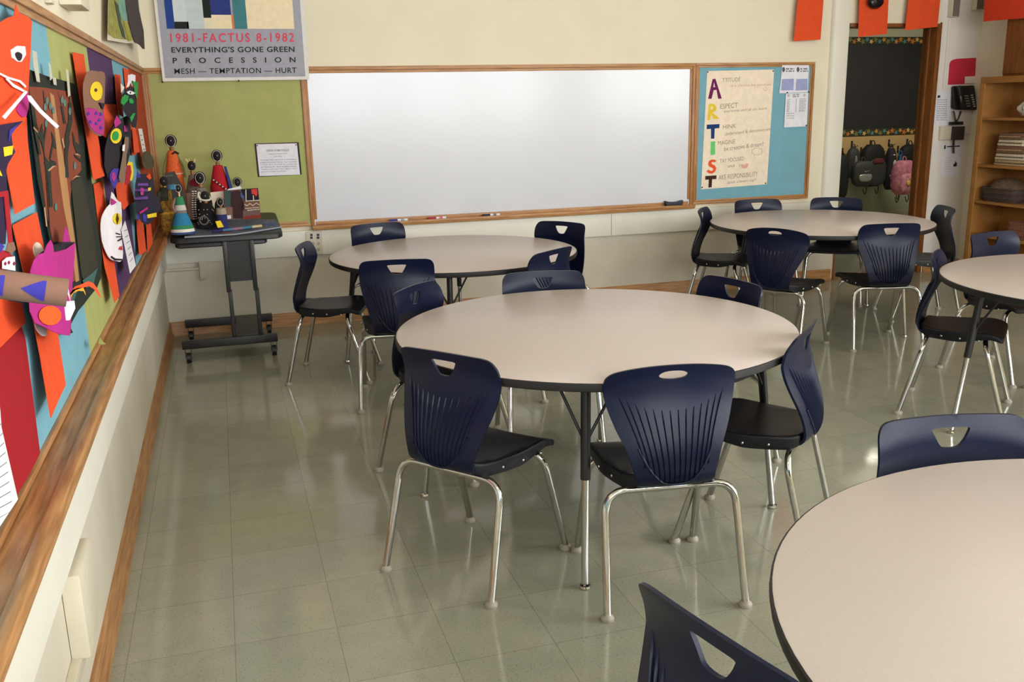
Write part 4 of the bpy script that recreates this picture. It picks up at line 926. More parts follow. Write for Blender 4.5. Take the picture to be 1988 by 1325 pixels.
# beaded dolls
K_HEAD = M('black_doll_cloth', (28, 25, 27), .9, var=.2); K_BEAD = M('white_beads', (226, 220, 206), .4); K_GOLD = M('brass_rings', (214, 186, 140), .25, .9)
def ring(bm, c, r, t, mi=0, axis=None, sy=1): 
    R_ = (Vector(axis).to_track_quat('Z', 'Y').to_matrix() if axis else Matrix.Identity(3))
    tube(bm, [Vector(c)+R_ @ Vector((r*math.cos(2*PI*k/20), r*sy*math.sin(2*PI*k/20), 0)) for k in range(21)], t, 6, mi, cap=False)
def doll(px, pyh, y, rh, label, body, layers, neck=.03, halo=True, base=None, lean=0, zb=None):
    """px,pyh: where the head shows; y: how deep it stands; layers: (fraction down the body, radius, material)"""
    h = ony(px, pyh, y); zb = TZ(y)+.016 if zb is None else zb
    t = thing('beaded_doll', label, 'doll', 'beaded dolls on the cart', (h.x-lean, y, zb)); H = h.z-zb
    lx = lambda z: lean*z/H
    bm = bmesh.new(); ball(bm, (lx(H), 0, H), rh*.92, 0, 18, rh*1.15); hd = finish(bm, 'head', K_HEAD, t)
    bm = bmesh.new(); ball(bm, (lx(H)+.002, -rh*.98, H+.1*rh), rh*.10); finish(bm, 'bead_dot', K_BEAD, hd)
    if halo:
        bm = bmesh.new(); ring(bm, (lx(H), -rh*.25, H), rh*.9, rh*.06, axis=(0, -1, .1), sy=1.28); finish(bm, 'bead_band', K_BEAD, hd)
        bm = bmesh.new(); ring(bm, (lx(H), rh*.25, H+.05*rh), rh*.98, rh*.2, axis=(0, -1, .1), sy=1.12); finish(bm, 'hair_band', K_HEAD, hd)
    nz = H-rh*1.05
    bm = bmesh.new()
    for k in range(3): lathe(bm, [(rh*.42, 0), (rh*.5, neck/6), (rh*.42, neck/3)], (lx(nz), 0, nz-neck+k*neck/3), 16)
    finish(bm, 'neck_rings', K_GOLD, t)
    tz = nz-neck; prev = None
    for i in range(len(layers)-1):
        f0, r0_, mt_ = layers[i]; f1, r1_, _ = layers[i+1]; bm = bmesh.new(); pr = []
        for k in range(5):
            q = k/4; pr.append((r0_+(r1_-r0_)*q, tz*(1-f0)-(tz*(f1-f0))*q))
        rings = []
        for r, z in reversed(pr): rings.append([bm.verts.new((lx(z)+r*math.cos(2*PI*k/22), r*.8*math.sin(2*PI*k/22), z)) for k in range(22)])
        for a, b in zip(rings, rings[1:]):
            for k in range(22): bm.faces.new((a[k], a[(k+1) % 22], b[(k+1) % 22], b[k]))
        bm.faces.new(rings[0]); bm.faces.new(rings[-1]); finish(bm, body[i] if isinstance(body, list) else body, mt_, t)
    return t, H, tz
def arm(t, pts, r, mat, name='arm'):
    bm = bmesh.new(); tube(bm, fillet(pts, .03, 4), r, 8); finish(bm, name, mat, t)
K_DOR = M('orange_bead_cloth', (222, 98, 40), .8, var=.2, scale=80); K_DRED = M('red_felt', (176, 22, 34), .9); K_DBLU = M('blue_felt', (36, 54, 120), .9)
K_DBLK = M('black_felt', (24, 22, 25), .9, var=.3, scale=60); K_TEAL = M('teal_cloth', (34, 120, 160), .85, var=.08); K_DGRN = M('green_cloth', (48, 130, 84), .85); K_DGRY = M('grey_fur_cloth', (124, 112, 104), .95, var=.3, scale=60); K_NAVYC = M('navy_cloth', (36, 36, 92), .85); K_GOLDC = M('gold_mesh_cloth', (150, 112, 40), .8, var=.6, scale=70); K_OLV = M('mottled_black_green', (52, 54, 40), .9, var=.6, scale=40)
t, H, tz = doll(331.5, 274, -.22, .032, 'tall doll in an orange beaded dress at the back left of the cart', ['bodice', 'skirt', 'under_skirt'], [(0, .026, K_DOR), (.34, .056, K_DOR), (.62, .062, paper((198, 188, 96))), (1, .064, K_DOR)])
bm = bmesh.new(); ring(bm, (0, 0, tz*.66), .056, .003, sy=.82); finish(bm, 'bead_belt', K_BEAD, t)
bm = bmesh.new()
for k in range(7): ball(bm, (.004+.006*k, -.026, tz*.985-.004*abs(k-3)), .006, 0, 8)
finish(bm, 'necklace', K_HEAD, t)
for s in (-1, 1): arm(t, [(s*.025, 0, tz*.97), (s*.062, -.005, tz*.75), (s*.068, -.01, tz*.6)], .008, M('tan_cord', (128, 118, 66), .9))
t, H, tz = doll(421, 303, -.2, .031, 'doll wrapped in a red blanket with a blue cape behind', ['shawl', 'skirt'], [(0, .03, K_DRED), (.42, .062, K_DRED), (1, .070, K_DRED)])
bm = bmesh.new()
ra, rb = [], []
for k in range(9):
    a = -.9+1.9*k/8; ra.append(bm.verts.new((.02+.035*math.cos(a), .03*math.sin(a), tz*.97))); rb.append(bm.verts.new((.026+.060*math.cos(a), .064*math.sin(a), tz*.5)))
rc = [bm.verts.new((.036+.052*math.cos(-.9+1.9*k/8), .066*math.sin(-.9+1.9*k/8), tz*.12)) for k in range(9)]
for k in range(8):
    bm.faces.new((ra[k], ra[k+1], rb[k+1], rb[k])); bm.faces.new((rb[k], rb[k+1], rc[k+1], rc[k])).material_index = 1
finish(bm, 'cape', [K_DBLU, K_DBLK], t)
bm = bmesh.new()
for k in range(12):
    q = k/11; ball(bm, (-.045+.10*q, -.055-.004*math.sin(PI*q), tz*(.74-.26*q)), .0055, k % 2, 8)
finish(bm, 'bead_sash', [K_DBLK, K_BEAD], t)
t, H, tz = doll(461, 354, -.16, .026, 'small doll with a white beaded halo behind the open book', ['cloak'], [(0, .022, K_DBLK), (1, .04, K_DBLK)])
t, H, tz = doll(372, 322, -.30, .028, 'grey doll wearing a crown of pale sticks', ['bodice', 'skirt'], [(0, .024, K_DGRY), (.4, .055, paper((208, 196, 180))), (1, .06, paper((208, 196, 180)))], halo=False)
bm = bmesh.new()
for k in range(7):
    a = -.6+.62*k; tube(bm, [(.02*math.cos(a), .02*math.sin(a), H+.022), (.032*math.cos(a)-.006, .03*math.sin(a), H+.045)], .0045, 6)
finish(bm, 'crown', paper((206, 190, 130)), t)
bm = bmesh.new(); lathe(bm, [(0, -.004), (.052, -.002), (.055, .003), (.03, .008), (0, .01)], (.03, -.06, tz*.86), 20, axis=(-.3, -.5, .8)); finish(bm, 'red_hat', M('crimson_felt', (132, 28, 48), .9), t)
t, H, tz = doll(388, 346, -.44, .031, 'dark doll with white beaded cords and chest beads in the middle of the cart', ['cape', 'skirt'], [(0, .03, K_DGRY), (.35, .056, K_DBLK), (1, .062, K_DBLK)])
bm = bmesh.new()
for k in range(8):
    tube(bm, [(-.03+.01*k, -.05-.012*math.sin(PI*k/7), tz*(.86 if k % 2 else .72)), (-.02+.01*k, -.05-.012*math.sin(PI*(k+1)/7), tz*(.72 if k % 2 else .86))], .0035, 6)
finish(bm, 'chest_beads', K_BEAD, t)
for x0 in (-.062, -.045):
    bm = bmesh.new(); q = [(x0+.01, -.03, tz*.92), (x0-.002, -.07, tz*.45), (x0+.0, -.075, .02)]; q = fillet(q, .05, 8)
    L_ = [Vector(p) for p in q]; n = 26
    def alongp(s):
        d = [0]
        for a, b in zip(L_, L_[1:]): d.append(d[-1]+(b-a).length)
        s *= d[-1]
        for i in range(len(L_)-1):
            if s <= d[i+1]: return L_[i].lerp(L_[i+1], (s-d[i])/(d[i+1]-d[i]))
        return L_[-1]
    for k in range(n): tube(bm, [alongp(k/n), alongp((k+1)/n)], .0065, 8, k % 2)
    finish(bm, 'striped_cord', [K_BEAD, K_DBLK], t)
bm = bmesh.new()
for x0, n in ((-.02, 9), (.018, 9)):
    for k in range(n): ball(bm, (x0+.0055*k, -.075-.002*k, tz*.75-.0135*k), .0075, k % 2, 8)
finish(bm, 'bead_strands', [K_BEAD, K_DBLK], t)
t, H, tz = doll(398, 381, -.62, .029, 'seated doll in a black beaded cloak at the front of the cart', ['shoulders', 'cloak'], [(0, .034, K_DBLK), (.3, .055, K_DBLK), (1, .076, K_DBLK)], halo=False, neck=.016)
bm = bmesh.new(); ring(bm, (0, -.006, H-.012), .034, .0065, axis=(.1, -.4, 1)); ring(bm, (-.03, -.01, H+.0), .026, .006, axis=(1, -.3, .2)); finish(bm, 'bead_collar', K_BEAD, t)
bm = bmesh.new()
for k in range(26):
    a = -2.6+2.1*random.random(); z = tz*(.1+.75*random.random()); r = .076-(.024)*(z/tz)-.002; ball(bm, (r*math.cos(a), r*.8*math.sin(a), z), .003, 0, 6)
finish(bm, 'cloak_beads', K_BEAD, t)
bm = bmesh.new(); ring(bm, (-.02, -.078, .05), .026, .006, axis=(0, -1, .3)); finish(bm, 'anklet', M('dark_grey_beads', (86, 84, 84), .6, var=.4, scale=90), t)
t, H, tz = doll(427.5, 392, -.73, .021, 'small doll in a navy wrap beside the open book', ['bodice', 'skirt'], [(0, .03, M('silver_bead_cloth', (150, 136, 116), .6, var=.4, scale=80)), (.3, .033, K_NAVYC), (1, .036, K_NAVYC)], neck=.016)
bm = bmesh.new(); lathe(bm, [(.03, 0), (.034, .05), (.026, .11), (.01, .14), (0, .142)], (-.008, .018, H-.12), 16, sx=1, sy=.6); finish(bm, 'hood', K_DBLK, t)
t, H, tz = doll(346, 366, -.80, .020, 'cone shaped doll in a teal skirt with green and white bands at the front left', ['bodice', 'bodice_band', 'waist', 'skirt', 'green_band', 'white_band', 'hem'],
    [(0, .022, K_DGRN), (.22, .030, paper((196, 192, 182))), (.36, .036, paper((122, 118, 116))), (.44, .036, K_TEAL), (.76, .062, K_DGRN), (.86, .069, K_BEAD), (.94, .074, paper((58, 78, 128))), (1, .076, K_TEAL)], neck=.03)
bm = bmesh.new(); lathe(bm, [(0, .0), (.03, -.006), (.042, -.03), (.036, -.034), (.0, -.01)], (-.03, .02, H+.028), 16); finish(bm, 'blue_cap', M('blue_check_cloth', (74, 128, 160), .9, var=.35, scale=70), t)
arm(t, [(-.022, 0, tz*.97), (-.045, -.01, tz*.75), (-.03, -.03, tz*.6)], .008, M('pink_cloth', (150, 112, 104), .9))
t, H, tz = doll(318, 352, -.69, .026, 'dark doll in a gold net dress at the left end of the cart', ['bodice', 'skirt'], [(0, .03, K_OLV), (.3, .045, K_GOLDC), (1, .048, K_OLV)], halo=False, neck=.012)
bm = bmesh.new(); lathe(bm, [(.046, -.008), (.05, 0), (.046, .008)], (0, 0, tz*.42), 18, sy=.8); finish(bm, 'gold_sash', M('yellow_ribbon', (206, 164, 52), .7), t)
arm(t, [(-.03, -.01, tz*.92), (-.05, -.03, tz*.6), (-.03, -.05, tz*.45)], .014, K_OLV); arm(t, [(.025, -.01, tz*.95), (.03, -.04, tz*.72), (.01, -.05, tz*.6)], .012, K_GOLDC)
# picture books and cards among the dolls
def standing(name, px, y, th, label, cat, cover, tilt=.04):
    t = thing(name, label, cat); P3 = [ony(a, b, y) for a, b in px]
    zl = min(p.z for p in P3); P3 = [p+Vector((0, tilt*(p.z-zl)/.15, 0)) for p in P3]
    slab('cover', P3, NY, th, cover, t); return t, lambda a, b, k=.0012: (lambda p: p+Vector((0, tilt*(p.z-zl)/.15-k, 0)))(ony(a, b, y))
B2 = lambda x, y: (350+x/6.974, 280+y/6.974)
t, at = standing('picture_book', [B2(588, 640), B2(1058, 602), B2(1095, 1000), B2(625, 1045)], -.66, .012, 'open picture book with a bronze figure and zigzag patterns on its cover', 'book', M('brown_print', (104, 70, 58), .5, var=.15, scale=30))
def shape(name, px, c, k=.0016): slab(name, [at(*B2(*p), k) for p in px], NY, .0006, paper(c), t)
shape('printed_panel', [(590, 642), (690, 634), (705, 850), (605, 862)], (64, 84, 82)); shape('printed_panel', [(820, 622), (1056, 604), (1075, 775), (880, 792)], (34, 34, 44))
shape('printed_panel', [(860, 790), (1075, 776), (1082, 880), (868, 895)], (120, 84, 66), .0018); shape('printed_panel', [(610, 865), (705, 855), (715, 1010), (625, 1030)], (128, 96, 84)); shape('printed_panel', [(850, 985), (1092, 955), (1095, 1000), (850, 1025)], (132, 52, 44))
shape('printed_figure', [(690, 650), (740, 640), (790, 630), (830, 660), (862, 800), (850, 1000), (760, 1020), (690, 1010), (684, 800)], (64, 42, 42), .0022)
shape('red_panel', [(965, 620), (1045, 612), (1050, 690), (1030, 720), (1010, 690), (970, 680)], (206, 66, 60), .0022); shape('blue_panel', [(820, 660), (870, 720), (860, 760), (820, 720)], (74, 92, 150), .0022); shape('label', [(632, 968), (685, 962), (690, 1012), (638, 1018)], (228, 222, 222), .0022)
for q in ([(885, 625), (897, 624), (900, 790), (888, 791)], [(985, 700), (996, 700), (1004, 775), (992, 776)], [(888, 772), (1075, 760), (1075, 770), (888, 783)], [(870, 815), (905, 835), (945, 805), (985, 832), (1030, 798), (1072, 825), (1072, 835), (1030, 808), (985, 843), (945, 816), (905, 846), (870, 826)]): shape('white_pattern', q, (216, 206, 190), .0024)
text('lettering', 'Ndebele Women', [at(*B2(*p), .0026) for p in ((880, 868), (1070, 850), (1071, 864), (881, 884))], K_BEAD, t, .02); text('lettering', 'Beaded Stories', [at(*B2(*p), .0026) for p in ((910, 892), (1074, 874), (1075, 890), (911, 908))], K_BEAD, t, .02)
t, at = standing('card', [B2(405, 662), B2(585, 642), B2(600, 920), B2(465, 970)], -.585, .003, 'plain white card standing behind the small navy doll', 'card', M_CREAM)
t, at = standing('folded_page', [B2(610, 640), B2(660, 605), B2(815, 570), B2(830, 604), B2(640, 640)], -.56, .002, 'white folded page sticking up behind the open book', 'paper', M_WHITE)
t, at = standing('picture_book', [(318, 338), (338, 334), (356, 368), (362, 400), (340, 412), (322, 400)], -.62, .01, 'dark green book leaning between the orange and teal dolls', 'book', M('dark_green_cover', (52, 50, 42), .6, var=.15))
text('lettering', 'BEADWORK', [at(*p) for p in ((316, 343), (335, 340), (335, 343), (316, 346))], M_GREY, t)
t = thing('tag', 'yellow paper tag lying at the front of the cart', 'tag'); p = onz(428, 436, TZ(-.8)+.02)
slab('paper_tag', [ony(a, b, -.845) for a, b in ((418, 430), (428, 428.5), (434.5, 441), (423, 443))], (0, -1, .2), .0012, K_YEL, t)
t = thing('bead_stick', 'short beaded roll lying in front of the open book', 'beadwork'); cols = [K_NAVYC, paper((74, 118, 150)), paper((150, 110, 130)), paper((74, 118, 150)), paper((200, 180, 140))]
for i in range(5):
    bm = bmesh.new(); a, b = ony(412+19*i, 439-2.6*i, -.82+.02*i), ony(412+19*(i+1), 439-2.6*(i+1), -.82+.02*(i+1)); a.z = TZ(a.y)+.022; b.z = TZ(b.y)+.022; tube(bm, [a, b], .009, 10); finish(bm, 'bead_section', cols[i], t)

# ------------------------------------------------------------------ telephone wall
def wallq(pts, y=-.002): return [ony(a, b, y) for a, b in pts]
T_ = lambda x, y: (1800+x/5.1, 100+y/5.1)
t = thing('notice', 'red sheet with a clipped corner above the wall telephone', 'notice'); slab('sheet', wallq([T_(*p) for p in ((222, 120), (235, 95), (260, 80), (300, 72), (485, 62), (472, 320), (205, 330))]), NY, .0015, paper((200, 48, 66)), t)
t = thing('notice', 'small white slip on the lower right of the red sheet', 'notice'); slab('sheet', wallq([T_(*p) for p in ((375, 248), (482, 244), (480, 315), (372, 318))], -.004), NY, .001, paper((232, 218, 206)), t)
t = thing('notice', 'white printed list left of the wall telephone', 'notice'); slab('sheet', wallq([T_(*p) for p in ((78, 400), (235, 400), (215, 735), (48, 735))]), NY, .0015, M_WHITE, t)
slab('logo', wallq([T_(*p) for p in ((105, 436), (130, 434), (128, 458), (103, 460))], -.003), NY, .0006, M_INK, t)
lines('small_print', [(ony(*T_(100-k*1.2, 485+k*22), -.0032), ony(*T_(200-k*1.2, 484+k*22), -.0032), .008) for k in range(10)], paper((186, 182, 196)), t, 0)
t = thing('notice', 'white emergency sheet in a sleeve low on the telephone wall', 'notice'); slab('sleeve', wallq([T_(*p) for p in ((155, 925), (360, 912), (315, 1228), (140, 1242))]), NY, .003, M_WHITE, t)
slab('heading', wallq([T_(*p) for p in ((195, 938), (325, 932), (325, 943), (195, 948))], -.006), NY, .0006, M_INK, t); slab('logo', wallq([T_(*p) for p in ((170, 930), (185, 928), (182, 965), (168, 968))], -.006), NY, .0006, M_INK, t)
slab('printed_plant', wallq([T_(*p) for p in ((280, 1085), (296, 1110), (292, 1138), (262, 1142), (260, 1120), (275, 1110))], -.006), NY, .0006, M_INK, t)
lines('small_print', [(ony(*T_(180-k*2, 1060+k*22), -.0062), ony(*T_(245-k*2, 1058+k*22), -.0062), .006) for k in range(7)], paper((206, 206, 210)), t, 0)
t = thing('switch_box', 'ivory switch box below the white printed list', 'switch'); p, q = ony(*T_(115, 740), -.0), ony(*T_(248, 872), 0); box('cover', (p.x, -.03, q.z), (q.x, 0, p.z), M_GREYBOX, t, .004)
t = thing('wall_panel', 'white phone jack plate behind the telephone cords', 'wall plate'); p, q = ony(*T_(300, 560), 0), ony(*T_(450, 815), 0); box('cover', (p.x, -.012, q.z), (q.x, 0, p.z), M_PHONEWALL, t, .004)
t = thing('cable_channel', 'white cable channel running up beside the telephone', 'cable channel'); p = ony(*T_(190, 0), 0); box('cover', (p.x-.012, -.014, 1.63), (p.x+.012, 0, 2.2), M_PHONEWALL, t, .003)
PH = thing('wall_telephone', 'black desk telephone hung on the wall beside the doorway', 'telephone')
pc = [ony(*T_(*q), -.06) for q in ((262, 342), (470, 335), (497, 578), (290, 580))]; pbk = [ony(*T_(*q), -.013) for q in ((240, 345), (440, 345), (470, 585), (230, 560))]
bm = bmesh.new(); a = [bm.verts.new(p) for p in pc]; b = [bm.verts.new(p) for p in pbk]; bm.faces.new(a); bm.faces.new(b)
for k in range(4): bm.faces.new((a[k], a[(k+1) % 4], b[(k+1) % 4], b[k]))
bmesh.ops.bevel(bm, geom=bm.edges[:], offset=.006, segments=2, affect='EDGES'); finish(bm, 'body', M_BLACK, PH)
def onph(u, v, k): 
    p = (pc[0]*(1-u)+pc[1]*u)*(1-v)+(pc[3]*(1-u)+pc[2]*u)*v; return p+Vector((0, -k, 0))
bm = bmesh.new(); tube(bm, [onph(.14, .02, .018), onph(.14, .1, .026), onph(.17, .5, .022), onph(.2, .85, .026), onph(.21, .96, .018)], [.016, .019, .013, .019, .016], 12); hs = finish(bm, 'handset', M_BLACK, PH)
slab('label_strip', [onph(.10, .42, .036), onph(.16, .41, .036), onph(.20, .76, .036), onph(.14, .77, .036)], NY, .001, paper((150, 146, 144)), hs)
slab('display', [onph(.72, .24, .002), onph(.95, .23, .002), onph(.96, .34, .002), onph(.73, .35, .002)], NY, .001, M('phone_display', (52, 50, 52), .2), PH)
for r in range(5):
    for c in range(3):
        u, v = .48+.065*c+.01*r, .42+.105*r; box('key', onph(u-.02, v-.025, .006), onph(u+.02, v+.025, -.002), M('grey_key', (132, 126, 122), .5) if r == 0 and c == 0 else bpy.data.materials['grey_key'], PH)
for r in range(6):
    u, v = .80+.012*r, .40+.09*r; box('line_key', onph(u-.04, v-.022, .006), onph(u+.05, v+.022, -.002), paper((196, 192, 188)), PH)
t = thing('phone_cord', 'coiled black telephone cord with a holder hanging under the phone', 'cord')
def coil(pts, r, turns, th, name):
    L_ = [Vector(p) for p in fillet(pts, .03, 6)]; d = [0]
    for a, b in zip(L_, L_[1:]): d.append(d[-1]+(b-a).length)
    out = []
    for k in range(turns*10+1):
        s = d[-1]*k/(turns*10); i = max(j for j in range(len(d)) if d[j] <= s+1e-9); i = min(i, len(L_)-2)
        p = L_[i].lerp(L_[i+1], (s-d[i])/max(d[i+1]-d[i], 1e-6)); a = 2*PI*k/10; out.append(p+Vector((r*math.cos(a), r*math.sin(a)*.7, 0)))
    bm = bmesh.new(); tube(bm, out, th, 5); finish(bm, name, M_BLACK, t)
tw = lambda x, y, k=-.046: ony(*T_(x, y), k)
coil([tw(262, 590), tw(272, 640), tw(285, 700)], .008, 9, .0028, 'coil'); coil([tw(335, 590), tw(320, 640), tw(290, 700)], .008, 9, .0028, 'coil'); coil([tw(265, 870), tw(262, 920), tw(262, 1010)], .010, 12, .003, 'coil')
p, q = tw(228, 697), tw(346, 725); box('clip', (p.x, -.06, q.z), (q.x, -.033, p.z), M_BLACK, t, .002); p, q = tw(255, 745), tw(352, 875); box('holder', (p.x, -.06, q.z), (q.x, -.033, p.z), M('dark_brown_plastic', (52, 44, 44), .5), t, .003)
for a, b, lab in ((1838, 1858, 'small ivory sensor box above the doorway corner, left of its twin'), (1885, 1907, 'small ivory sensor box at the top edge beside the orange sheet')):
    p, q = ony(a, 34 if a < 1850 else 20, 0), ony(b, 5, 0); t = thing('sensor_box', lab, 'sensor', 'sensor boxes high by the doorway')
    box('housing', (p.x-.0, -.06, p.z), (p.x+.075, 0, p.z+.17), M_GREYBOX, t, .003); box('cover', (p.x+.004, -.064, p.z+.004), (p.x+.071, -.06, p.z+.166), M('taupe_plastic', (112, 102, 92), .6), t)
# orange sheets hanging from a string across the room end
def flag(px, y, label, blob=None):
    P3 = [ony(a, b, y) if y > -1 else onx(a, b, 6.56) for a, b in px]; n = Vector(NY) if y > -1 else Vector((-1, 0, 0))
    t = thing('hanging_sheet', label, 'paper', 'orange sheets hung along the top')
    bl, br = P3[0], P3[1]; tl, tr = P3[3], P3[2]; bm = bmesh.new(); n_ = 10; F = []
    for i in range(n_+1):
        s = i/n_; F.append([bl.lerp(br, s)+n*.015*math.sin(PI*s), tl.lerp(tr, s)])
    a = [[bm.verts.new(p) for p in r] for r in F]; b = [[bm.verts.new(p-n*.0015) for p in r] for r in F]
    for i in range(n_):
        bm.faces.new((a[i][0], a[i+1][0], a[i+1][1], a[i][1])); bm.faces.new((b[i][0], b[i+1][0], b[i+1][1], b[i][1]))
        for j in (0, 1): bm.faces.new((a[i][j], a[i+1][j], b[i+1][j], b[i][j]))
    for i in (0, n_): bm.faces.new((a[i][0], a[i][1], b[i][1], b[i][0]))
    finish(bm, 'sheet', M_ORANGE if y > -.5 else paper((212, 66, 38)), t)
    if blob:
        p = ony(*blob, y-.02); bm = bmesh.new(); lathe(bm, [(0, -.01), (.05, -.005), (.075, .02), (.06, .045), (.03, .055), (0, .055)], p, 20, axis=(0, -1, 0), sx=1, sy=.75)
        finish(bm, 'foil_ornament', M('shiny_black_foil', (26, 25, 30), .12, .3, bump=1.0, bscale=60), t)
    return t
flag([(1541, 80), (1593, 77), (1602, -40), (1553, -40)], -.06, 'orange sheet hanging above the right end of the turquoise board')
flag([(1666, 72), (1722, 66), (1727, -40), (1670, -40)], -.06, 'orange sheet with a shiny black ornament above the doorway', (1697, 4))
flag([(1757, 59), (1820, 52), (1830, -40), (1768, -40)], -.06, 'orange sheet hanging over the right end of the doorway head')
flag([(1909, 42), (2010, 34), (2016, -40), (1914, -40)], -9, 'orange sheet with a blue mark at the top right corner')
p = [ony(1536, -38, -.058), ony(1834, -38, -.058), None]
t = thing('string', 'string line the orange sheets hang from', 'string'); bm = bmesh.new(); tube(bm, [(5.0, -.054, p[0].z), (6.9, -.054, p[1].z)], .003, 6); finish(bm, 'line', M_GREY, t)
t.location = (0, 0, 0)

# ------------------------------------------------------------------ bookshelf on the right wall
BS = thing('bookshelf', 'brown wooden bookshelf against the right wall', 'bookshelf')
X0, X1, Y0, Y1, ZT = 6.57, 6.895, -2.4, -.437, 1.705
box('side_panel', (X0, Y1-.025, 0), (X1, Y1, ZT), W_SH, BS, .002); box('side_panel', (X0, Y0, 0), (X1, Y0+.025, ZT), W_SH, BS, .002)
box('back_panel', (X1-.015, Y0+.025, .05), (X1, Y1-.025, ZT-.03), W_SH, BS); box('top_panel', (X0-.005, Y0, ZT-.03), (X1, Y1, ZT), W_SH, BS, .002)
box('face_rail', (X0-.012, Y0, ZT-.05), (X0, Y1, ZT-.0), W_SH, BS, .002); box('face_stile', (X0-.012, Y1-.05, 0), (X0, Y1, ZT-.05), W_SH, BS, .002); box('face_stile', (X0-.012, Y0, 0), (X0, Y0+.05, ZT-.05), W_SH, BS, .002)
SZ = [onx(1988, v, X0).z for v in (229, 325, 400)]+[.42, .08]
SZ[3] = onx(1880, 452, X0).z
for z in SZ: box('shelf', (X0-.006, Y0+.025, z-.022), (X1-.015, Y1-.025, z), W_SH, BS, .002)
UC = thing('cupboard', 'brown wooden cupboard standing on top of the bookshelf', 'cupboard'); box('body', (6.62, Y0, ZT+.001), (X1, -.60, 2.6), W_DOOR, UC, .003)
for a, b in ((-1.49, -.61), (-2.39, -1.5)):
    dr = box('door', (6.605, a, ZT+.02), (6.62, b, 2.58), W_DOOR, UC, .003); bm = bmesh.new(); ball(bm, (6.595, a+.05 if a > -2 else b-.05, 2.0), .014); finish(bm, 'knob', M_CHROME, dr)
def on_shelf(px, py, x=6.66): return onx(px, py, x)
p = on_shelf(1990, 205); t = thing('fluffy_bundle', 'white fluffy bundle on the top shelf of the bookshelf', 'craft material', None, (6.70, p.y-.06, SZ[0]+.001))
bm = bmesh.new(); rnd = random.Random(5)
for k in range(46):
    a, b = rnd.uniform(0, 2*PI), rnd.uniform(0, 1); r = .085*math.sqrt(rnd.random()); ball(bm, (r*math.cos(a)*.9, r*math.sin(a)*1.5, .03+.14*b*(1-r/.12)), rnd.uniform(.022, .034), 0, 8)
finish(bm, 'tufts', M('white_fleece', (206, 198, 190), .95, bump=.6, bscale=120), t)
lo = on_shelf(1943, 312); yS = lo.y
K_RUG = [M('weave_%s' % n, c, .95, var=.25, scale=90) for n, c in (('tan', (176, 148, 112)), ('brown', (116, 86, 62)), ('cream', (206, 190, 164)), ('dark', (84, 62, 50)))]
z = SZ[1]+.001
for k, (h, ci, lab) in enumerate(((.045, 0, 'tan folded rug at the bottom of the stack on the second shelf'), (.05, 2, 'cream folded rug second from the bottom of the shelf stack'), (.06, 1, 'brown folded rug in the middle of the shelf stack'), (.05, 2, 'cream folded rug second from the top of the shelf stack'), (.05, 1, 'brown folded rug on top of the shelf stack'))):
    t = thing('folded_rug', lab, 'rug', 'folded rugs on the second shelf', (6.715, yS-.17+.006*k, z)); w2 = .165-.012*k
    bm = bmesh.new(); bbox(bm, (-.135, -w2, 0), (.135, w2, h*.5), .01); bbox(bm, (-.13, -w2+.004, h*.5), (.13, w2-.003, h), .01)
    finish(bm, 'folds', K_RUG[ci], t)
    bm = bmesh.new(); bbox(bm, (-.137, -w2+.01, h*.42), (-.132, w2-.01, h*.56), .001); finish(bm, 'stripe', K_RUG[3 if ci != 1 else 0], t); z += h+.001
p = on_shelf(1905, 380); t = thing('basket', 'dark woven basket heaped with brown material on the third shelf', 'basket', 'baskets on the bookshelf', (6.715, Y1-.25, SZ[2]+.001))
KB = M('dark_wicker', (74, 60, 52), .85, var=.35, scale=70, bump=.8, bscale=120)
def basket(t, L_, W_, h, mat, rim):
    bm = bmesh.new(); rings = []
    for s, z in ((.9, 0), (1, h*.3), (1.02, h), (.96, h), (.93, h*.2)): 
        rings.append([bm.verts.new((W_*s*math.copysign(abs(math.cos(a))**.5, math.cos(a)), L_*s*math.copysign(abs(math.sin(a))**.5, math.sin(a)), z)) for a in [2*PI*k/36+.01 for k in range(36)]])
    for a, b in zip(rings, rings[1:]):
        for k in range(36): bm.faces.new((a[k], a[(k+1) % 36], b[(k+1) % 36], b[k]))
    bm.faces.new(rings[0]); bm.faces.new(rings[-1]); finish(bm, 'woven_body', mat, t)
    bm = bmesh.new()
    for q in range(3): tube(bm, [(W_*1.03*math.copysign(abs(math.cos(a))**.5, math.cos(a)), L_*1.03*math.copysign(abs(math.sin(a))**.5, math.sin(a)), h*(.3+.35*q)) for a in [2*PI*k/36+.01 for k in range(37)]], .005, 6, cap=False)
    finish(bm, 'rim', rim, t)
basket(t, .19, .13, .11, KB, KB)
bm = bmesh.new(); lathe(bm, [(.165, .09), (.15, .13), (.11, .17), (.05, .19), (0, .193)], (0, 0, 0), 28, sx=.72, sy=1.05); finish(bm, 'heap', M('brown_fibre', (104, 82, 66), .95, var=.3, scale=40, bump=.8, bscale=80), t)
p = on_shelf(1962, 450); t = thing('basket', 'reddish wicker basket on the lowest visible shelf', 'basket', 'baskets on the bookshelf', (6.70, p.y-.16, SZ[3]+.001)); KR = M('red_wicker', (136, 88, 66), .85, var=.35, scale=70, bump=.8, bscale=120); basket(t, .15, .12, .13, KR, KR)

